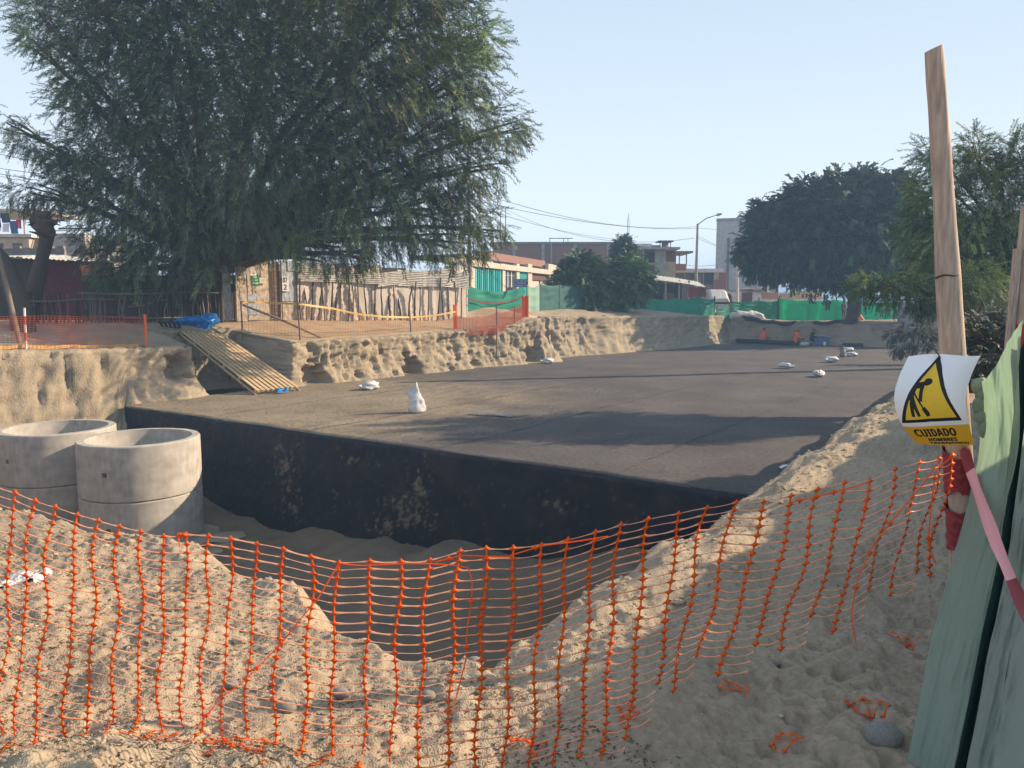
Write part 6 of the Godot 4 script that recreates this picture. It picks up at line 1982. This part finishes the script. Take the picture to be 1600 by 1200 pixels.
	for e in [[0, 1], [zs.size() - 1, -1]]:
		var z: Array = zs[e[0]]
		for k in range(1, 5):
			var q0: Vector2 = prof[k - 1]; var q1: Vector2 = prof[k]; var q2: Vector2 = prof[9 - k]; var q3: Vector2 = prof[10 - k]
			var PP := func(q: Vector2) -> Vector3: return g + Vector3(q.x * z[1], 0.35 + (q.y - 0.35) * (z[2] if q.y > 1.1 else 1.0), z[0])
			if e[1] > 0: bm.quad(PP.call(q0), PP.call(q3), PP.call(q2), PP.call(q1))
			else: bm.quad(PP.call(q3), PP.call(q0), PP.call(q1), PP.call(q2))
	part("body", bm, M.white, o)
	var wm := MB.new()
	wm.quad(g + Vector3(-0.78, 1.32, 2.06), g + Vector3(0.78, 1.32, 2.06), g + Vector3(0.66, 1.95, 1.36), g + Vector3(-0.66, 1.95, 1.36))
	part("windscreen", wm, M.glass, o)
	for k in 4:
		var tm := MB.new()
		var c := g + Vector3(0.9 if k % 2 else -0.9, 0.34, 1.4 if k < 2 else -1.4)
		tm.tube([c - Vector3(0.1, 0, 0), c + Vector3(0.1, 0, 0)], [0.34], 14)
		part("wheel", tm, M.black, o)
	tag(o, "white minibus parked behind the green cloth, only its upper front showing", "minibus")


# ---------------------------------------------------------------- people
func flesh(bones: Array, cell: float, k_smooth: float) -> MB:   # bones: a, b, ra, rb, colour
	var lo := Vector3(1e9, 1e9, 1e9); var hi := -lo
	for b in bones:
		var rr: float = maxf(b[2], b[3]) + cell * 3.0
		for e in 2: lo = lo.min((b[e] as Vector3) - Vector3.ONE * rr); hi = hi.max((b[e] as Vector3) + Vector3.ONE * rr)
	var n := Vector3i((hi - lo) / cell) + Vector3i.ONE * 2
	var acc := PackedFloat32Array(); acc.resize(n.x * n.y * n.z)
	var near := PackedFloat32Array(); near.resize(acc.size()); near.fill(1e9)
	var who := PackedInt32Array(); who.resize(acc.size())
	for bi in bones.size():
		var b: Array = bones[bi]
		var a0: Vector3 = b[0]; var a1: Vector3 = b[1]
		var rr: float = maxf(b[2], b[3]) + cell * 2.6
		var i0 := Vector3i((a0.min(a1) - Vector3.ONE * rr - lo) / cell); var i1 := Vector3i((a0.max(a1) + Vector3.ONE * rr - lo) / cell) + Vector3i.ONE
		var ax := a1 - a0
		var l2 := maxf(ax.length_squared(), 1e-6)
		for z in range(maxi(i0.z, 0), mini(i1.z, n.z)):
			for y in range(maxi(i0.y, 0), mini(i1.y, n.y)):
				for x in range(maxi(i0.x, 0), mini(i1.x, n.x)):
					var p := lo + Vector3(x, y, z) * cell
					var f := clampf((p - a0).dot(ax) / l2, 0.0, 1.0)
					var d := p.distance_to(a0 + ax * f) - lerpf(b[2], b[3], f)
					var q := (z * n.y + y) * n.x + x
					acc[q] += exp(-d * k_smooth)
					if d < near[q]: near[q] = d; who[q] = bi
	var m := MB.new()
	var at := {}
	var corner := [0, 1, n.x, n.x + 1, n.x * n.y, n.x * n.y + 1, n.x * n.y + n.x, n.x * n.y + n.x + 1]
	for z in n.z - 1:
		for y in n.y - 1:
			for x in n.x - 1:
				var q := (z * n.y + y) * n.x + x
				var ins := 0
				for c in corner: if acc[q + c] > 1.0: ins += 1
				if ins == 0 or ins == 8: continue
				var s := Vector3.ZERO; var cnt := 0
				for e in [[0, 1], [2, 3], [4, 5], [6, 7], [0, 2], [1, 3], [4, 6], [5, 7], [0, 4], [1, 5], [2, 6], [3, 7]]:
					var fa := -log(maxf(acc[q + corner[e[0]]], 1e-9)); var fb := -log(maxf(acc[q + corner[e[1]]], 1e-9))
					if (fa < 0) == (fb < 0): continue
					var t := fa / (fa - fb)
					var pa := Vector3(e[0] & 1, (e[0] >> 1) & 1, (e[0] >> 2) & 1); var pb := Vector3(e[1] & 1, (e[1] >> 1) & 1, (e[1] >> 2) & 1)
					s += pa.lerp(pb, t); cnt += 1
				m.col = bones[who[q]][4]
				at[q] = m.vert(lo + (Vector3(x, y, z) + s / cnt) * cell)
	for q in at.keys():
		var x: int = q % n.x; var y: int = (q / n.x) % n.y; var z: int = q / (n.x * n.y)
		for ax in 3:
			var st_: int = [1, n.x, n.x * n.y][ax]
			var s1: int = [n.x, n.x * n.y, 1][ax]; var s2: int = [n.x * n.y, 1, n.x][ax]
			if [y, z, x][ax] == 0 or [z, x, y][ax] == 0: continue
			var ia: bool = acc[q] > 1.0; var ib: bool = acc[q + st_] > 1.0
			if ia == ib: continue
			if not (at.has(q - s1) and at.has(q - s2) and at.has(q - s1 - s2)): continue
			var a: int = at[q - s1 - s2]; var b: int = at[q - s2]; var c: int = at[q]; var d: int = at[q - s1]
			if ia: m.tri(a, b, c); m.tri(a, c, d)
			else: m.tri(a, c, b); m.tri(a, d, c)
	return m

func person(pos: Vector3, yaw: float, pose: String, label: String, shirt: Color, legs: Color, vest: bool, hat: Material) -> void:
	var skin := Color(0.22, 0.13, 0.09)
	var o := base("person", pos)
	o.rotation.y = yaw
	tag(o, label, "person")
	if pose == "kneel": o.scale = Vector3.ONE * 1.1
	var hip: Vector3; var chest: Vector3; var neck: Vector3; var head: Vector3
	var b := []
	if pose == "kneel":
		hip = Vector3(0, 0.40, 0); chest = Vector3(0.06, 0.74, 0); neck = Vector3(0.09, 0.88, 0); head = Vector3(0.14, 1.03, 0)
		for s in [-1, 1]:
			var h := Vector3(0.0, 0.38, 0.10 * s); var kn := Vector3(0.40, 0.08, 0.15 * s); var an := Vector3(-0.02, 0.07, 0.14 * s)
			b.append([h, kn, 0.095, 0.065, legs]); b.append([kn, an, 0.065, 0.045, legs]); b.append([an, an + Vector3(-0.16, 0.0, 0.01), 0.04, 0.035, Color(0.04, 0.03, 0.03)])
			var sh := Vector3(0.07, 0.82, 0.19 * s); var el := Vector3(0.20, 0.58, 0.22 * s); var wr := Vector3(0.40, 0.46, 0.12 * s)
			b.append([sh, el, 0.058, 0.045, shirt]); b.append([el, wr, 0.044, 0.032, shirt]); b.append([wr, wr + Vector3(0.09, -0.03, -0.01 * s), 0.034, 0.026, skin])
			for k in 4: b.append([wr + Vector3(0.07, -0.03, (k - 1.5) * 0.02), wr + Vector3(0.15, -0.07, (k - 1.5) * 0.024), 0.0105, 0.009, skin])
			b.append([wr + Vector3(0.02, -0.01, -0.03 * s), wr + Vector3(0.08, -0.03, -0.06 * s), 0.012, 0.01, skin])
	else:
		hip = Vector3(0, 0.93, 0); chest = Vector3(0, 1.28, 0); neck = Vector3(0.01, 1.45, 0); head = Vector3(0.03, 1.60, 0)
		for s in [-1, 1]:
			var h := Vector3(0, 0.90, 0.09 * s); var kn := Vector3(0.03 * s, 0.49, 0.11 * s); var an := Vector3(0.0 + 0.05 * s, 0.08, 0.13 * s)
			b.append([h, kn, 0.09, 0.06, legs]); b.append([kn, an, 0.058, 0.04, legs]); b.append([an, an + Vector3(0.15, -0.04, 0.02 * s), 0.042, 0.035, Color(0.04, 0.03, 0.03)])
			var sh := Vector3(0, 1.38, 0.18 * s); var el := Vector3(0.02, 1.11, 0.25 * s); var wr := Vector3(0.16, 0.98, 0.16 * s)
			b.append([sh, el, 0.055, 0.043, shirt]); b.append([el, wr, 0.042, 0.03, shirt]); b.append([wr, wr + Vector3(0.08, -0.03, -0.02 * s), 0.032, 0.025, skin])
			for k in 4: b.append([wr + Vector3(0.06, -0.03, (k - 1.5) * 0.02), wr + Vector3(0.14, -0.06, (k - 1.5) * 0.023), 0.0105, 0.009, skin])
			b.append([wr + Vector3(0.02, -0.01, -0.03 * s), wr + Vector3(0.07, -0.02, -0.055 * s), 0.012, 0.01, skin])
	for s in [-1, 1]: b.append([hip + Vector3(0, 0, 0.07 * s), chest + Vector3(0, 0.04, 0.11 * s), 0.12, 0.115, shirt])
	b.append([neck - Vector3(0, 0.06, 0), head - Vector3(0, 0.02, 0), 0.06, 0.055, skin])
	b.append([head, head + Vector3(0.02, 0.05, 0), 0.088, 0.095, skin])
	b.append([head + Vector3(0.085, -0.005, 0), head + Vector3(0.11, -0.02, 0), 0.014, 0.018, skin])   # nose
	for s in [-1, 1]: b.append([head + Vector3(0, 0.0, 0.092 * s), head + Vector3(0, 0.04, 0.094 * s), 0.016, 0.018, skin])
	var mo := StandardMaterial3D.new(); mo = M.body
	obj("body", flesh(b, 0.024, 40.0), mo, o)
	if vest:
		var v := []
		for s in [-1, 1]:
			v.append([hip + Vector3(-0.01, -0.14, 0.09 * s), chest + Vector3(0, 0.05, 0.12 * s), 0.17, 0.135, Color.WHITE])
			v.append([chest + Vector3(0.0, 0.08, 0.14 * s), chest + Vector3(0.09, -0.10, 0.2 * s), 0.08, 0.07, Color.WHITE])
		obj("orange_jacket", flesh(v, 0.026, 40.0), M.vest, o)
		var sb := MB.new()
		var ring := []
		var rc := hip.lerp(chest, 0.45)
		for k in 17: ring.append(rc + Vector3(0.182 * cos(TAU * k / 16.0), 0, 0.252 * sin(TAU * k / 16.0)))
		sb.tube(ring, [0.018], 5)
		obj("reflective_band", sb, M.galvanised, o)
	var hm := MB.new()
	hm.grid(18, 7, func(x: float, y: float):
		var an := -x * TAU
		var th := y * PI * 0.5
		return head + Vector3(0.02, 0.045, 0) + Vector3(cos(an) * cos(th) * 0.112, sin(th) * 0.10, sin(an) * cos(th) * 0.105), true)
	obj("hat" if not vest else "helmet", hm, hat, o)

func people() -> void:
	person(w(49.1, 14.4, TANK_TOP + 0.01), 0.2, "kneel", "worker in orange jacket with dark cap kneeling at left behind the roll", Color(0.85, 0.16, 0.03), Color(0.06, 0.05, 0.05), true, M.black)
	person(w(49.0, 11.75, TANK_TOP + 0.01), -0.5, "kneel", "worker in bright orange jacket and helmet kneeling at the roll's right end", Color(0.85, 0.18, 0.03), Color(0.07, 0.05, 0.05), true, M.helmet)
	person(w(49.2, 10.6, TANK_TOP + 0.01), 0.0, "kneel", "worker in dark navy clothes crouching beside the blue box", Color(0.02, 0.025, 0.05), Color(0.025, 0.03, 0.05), false, M.black)
	person(gp(1318, 66.0), -1.3, "stand", "person in grey clothes standing left of the tree trunk", Color(0.13, 0.14, 0.13), Color(0.11, 0.10, 0.10), false, M.black)
	var q := w(48.9, 9.75, TANK_TOP)
	var o := base("blue_box", q)
	var m := MB.new(); m.box(Transform3D(Basis.from_euler(Vector3(0, 0.3, 0)), q + Vector3(0, 0.34, 0)), Vector3(0.95, 0.68, 0.6))
	part("box_body", m, M.blue_plastic, o)
	m = MB.new(); m.box(Transform3D(Basis.from_euler(Vector3(0, 0.3, -0.10)), q + Vector3(0, 0.74, 0)), Vector3(1.02, 0.07, 0.66))
	part("lid", m, mat("pale_blue", lin(0.30, 0.36, 0.50), 0.5), o)
	m = MB.new(); m.lump(q + Vector3(0.02, 0.16, 0.42), Vector3(0.12, 0.16, 0.1), nA, 0.3)
	part("white_bottle", m, M.white, o)
	tag(o, "blue plastic box with pale lid beside the crouching worker", "box")
	m = MB.new(); m.lump(w(48.6, 10.95, TANK_TOP + 0.1), Vector3(0.3, 0.14, 0.2), nA, 0.7)
	tag(obj("white_bag", m, M.sack), "small white bag on the tank beside the crouching worker", "bag")


func _ready() -> void:
	rng.seed = 2024
	nA.seed = 1; nA.frequency = 0.25; nA.fractal_octaves = 3; nA.noise_type = FastNoiseLite.TYPE_SIMPLEX_SMOOTH
	nB.seed = 2; nB.frequency = 0.6; nB.fractal_octaves = 3; nB.noise_type = FastNoiseLite.TYPE_SIMPLEX_SMOOTH
	nC.seed = 3; nC.frequency = 1.0; nC.fractal_octaves = 2; nC.noise_type = FastNoiseLite.TYPE_SIMPLEX
	view()
	materials()
	ground()
	bank()
	tank()
	town()
	far_screens()
	shack()
	left_yard()
	trees()
	rings()
	sacks()
	ramp()
	left_barriers()
	people()
	post_and_sign()
	curtain()
	near_net()
	clods()
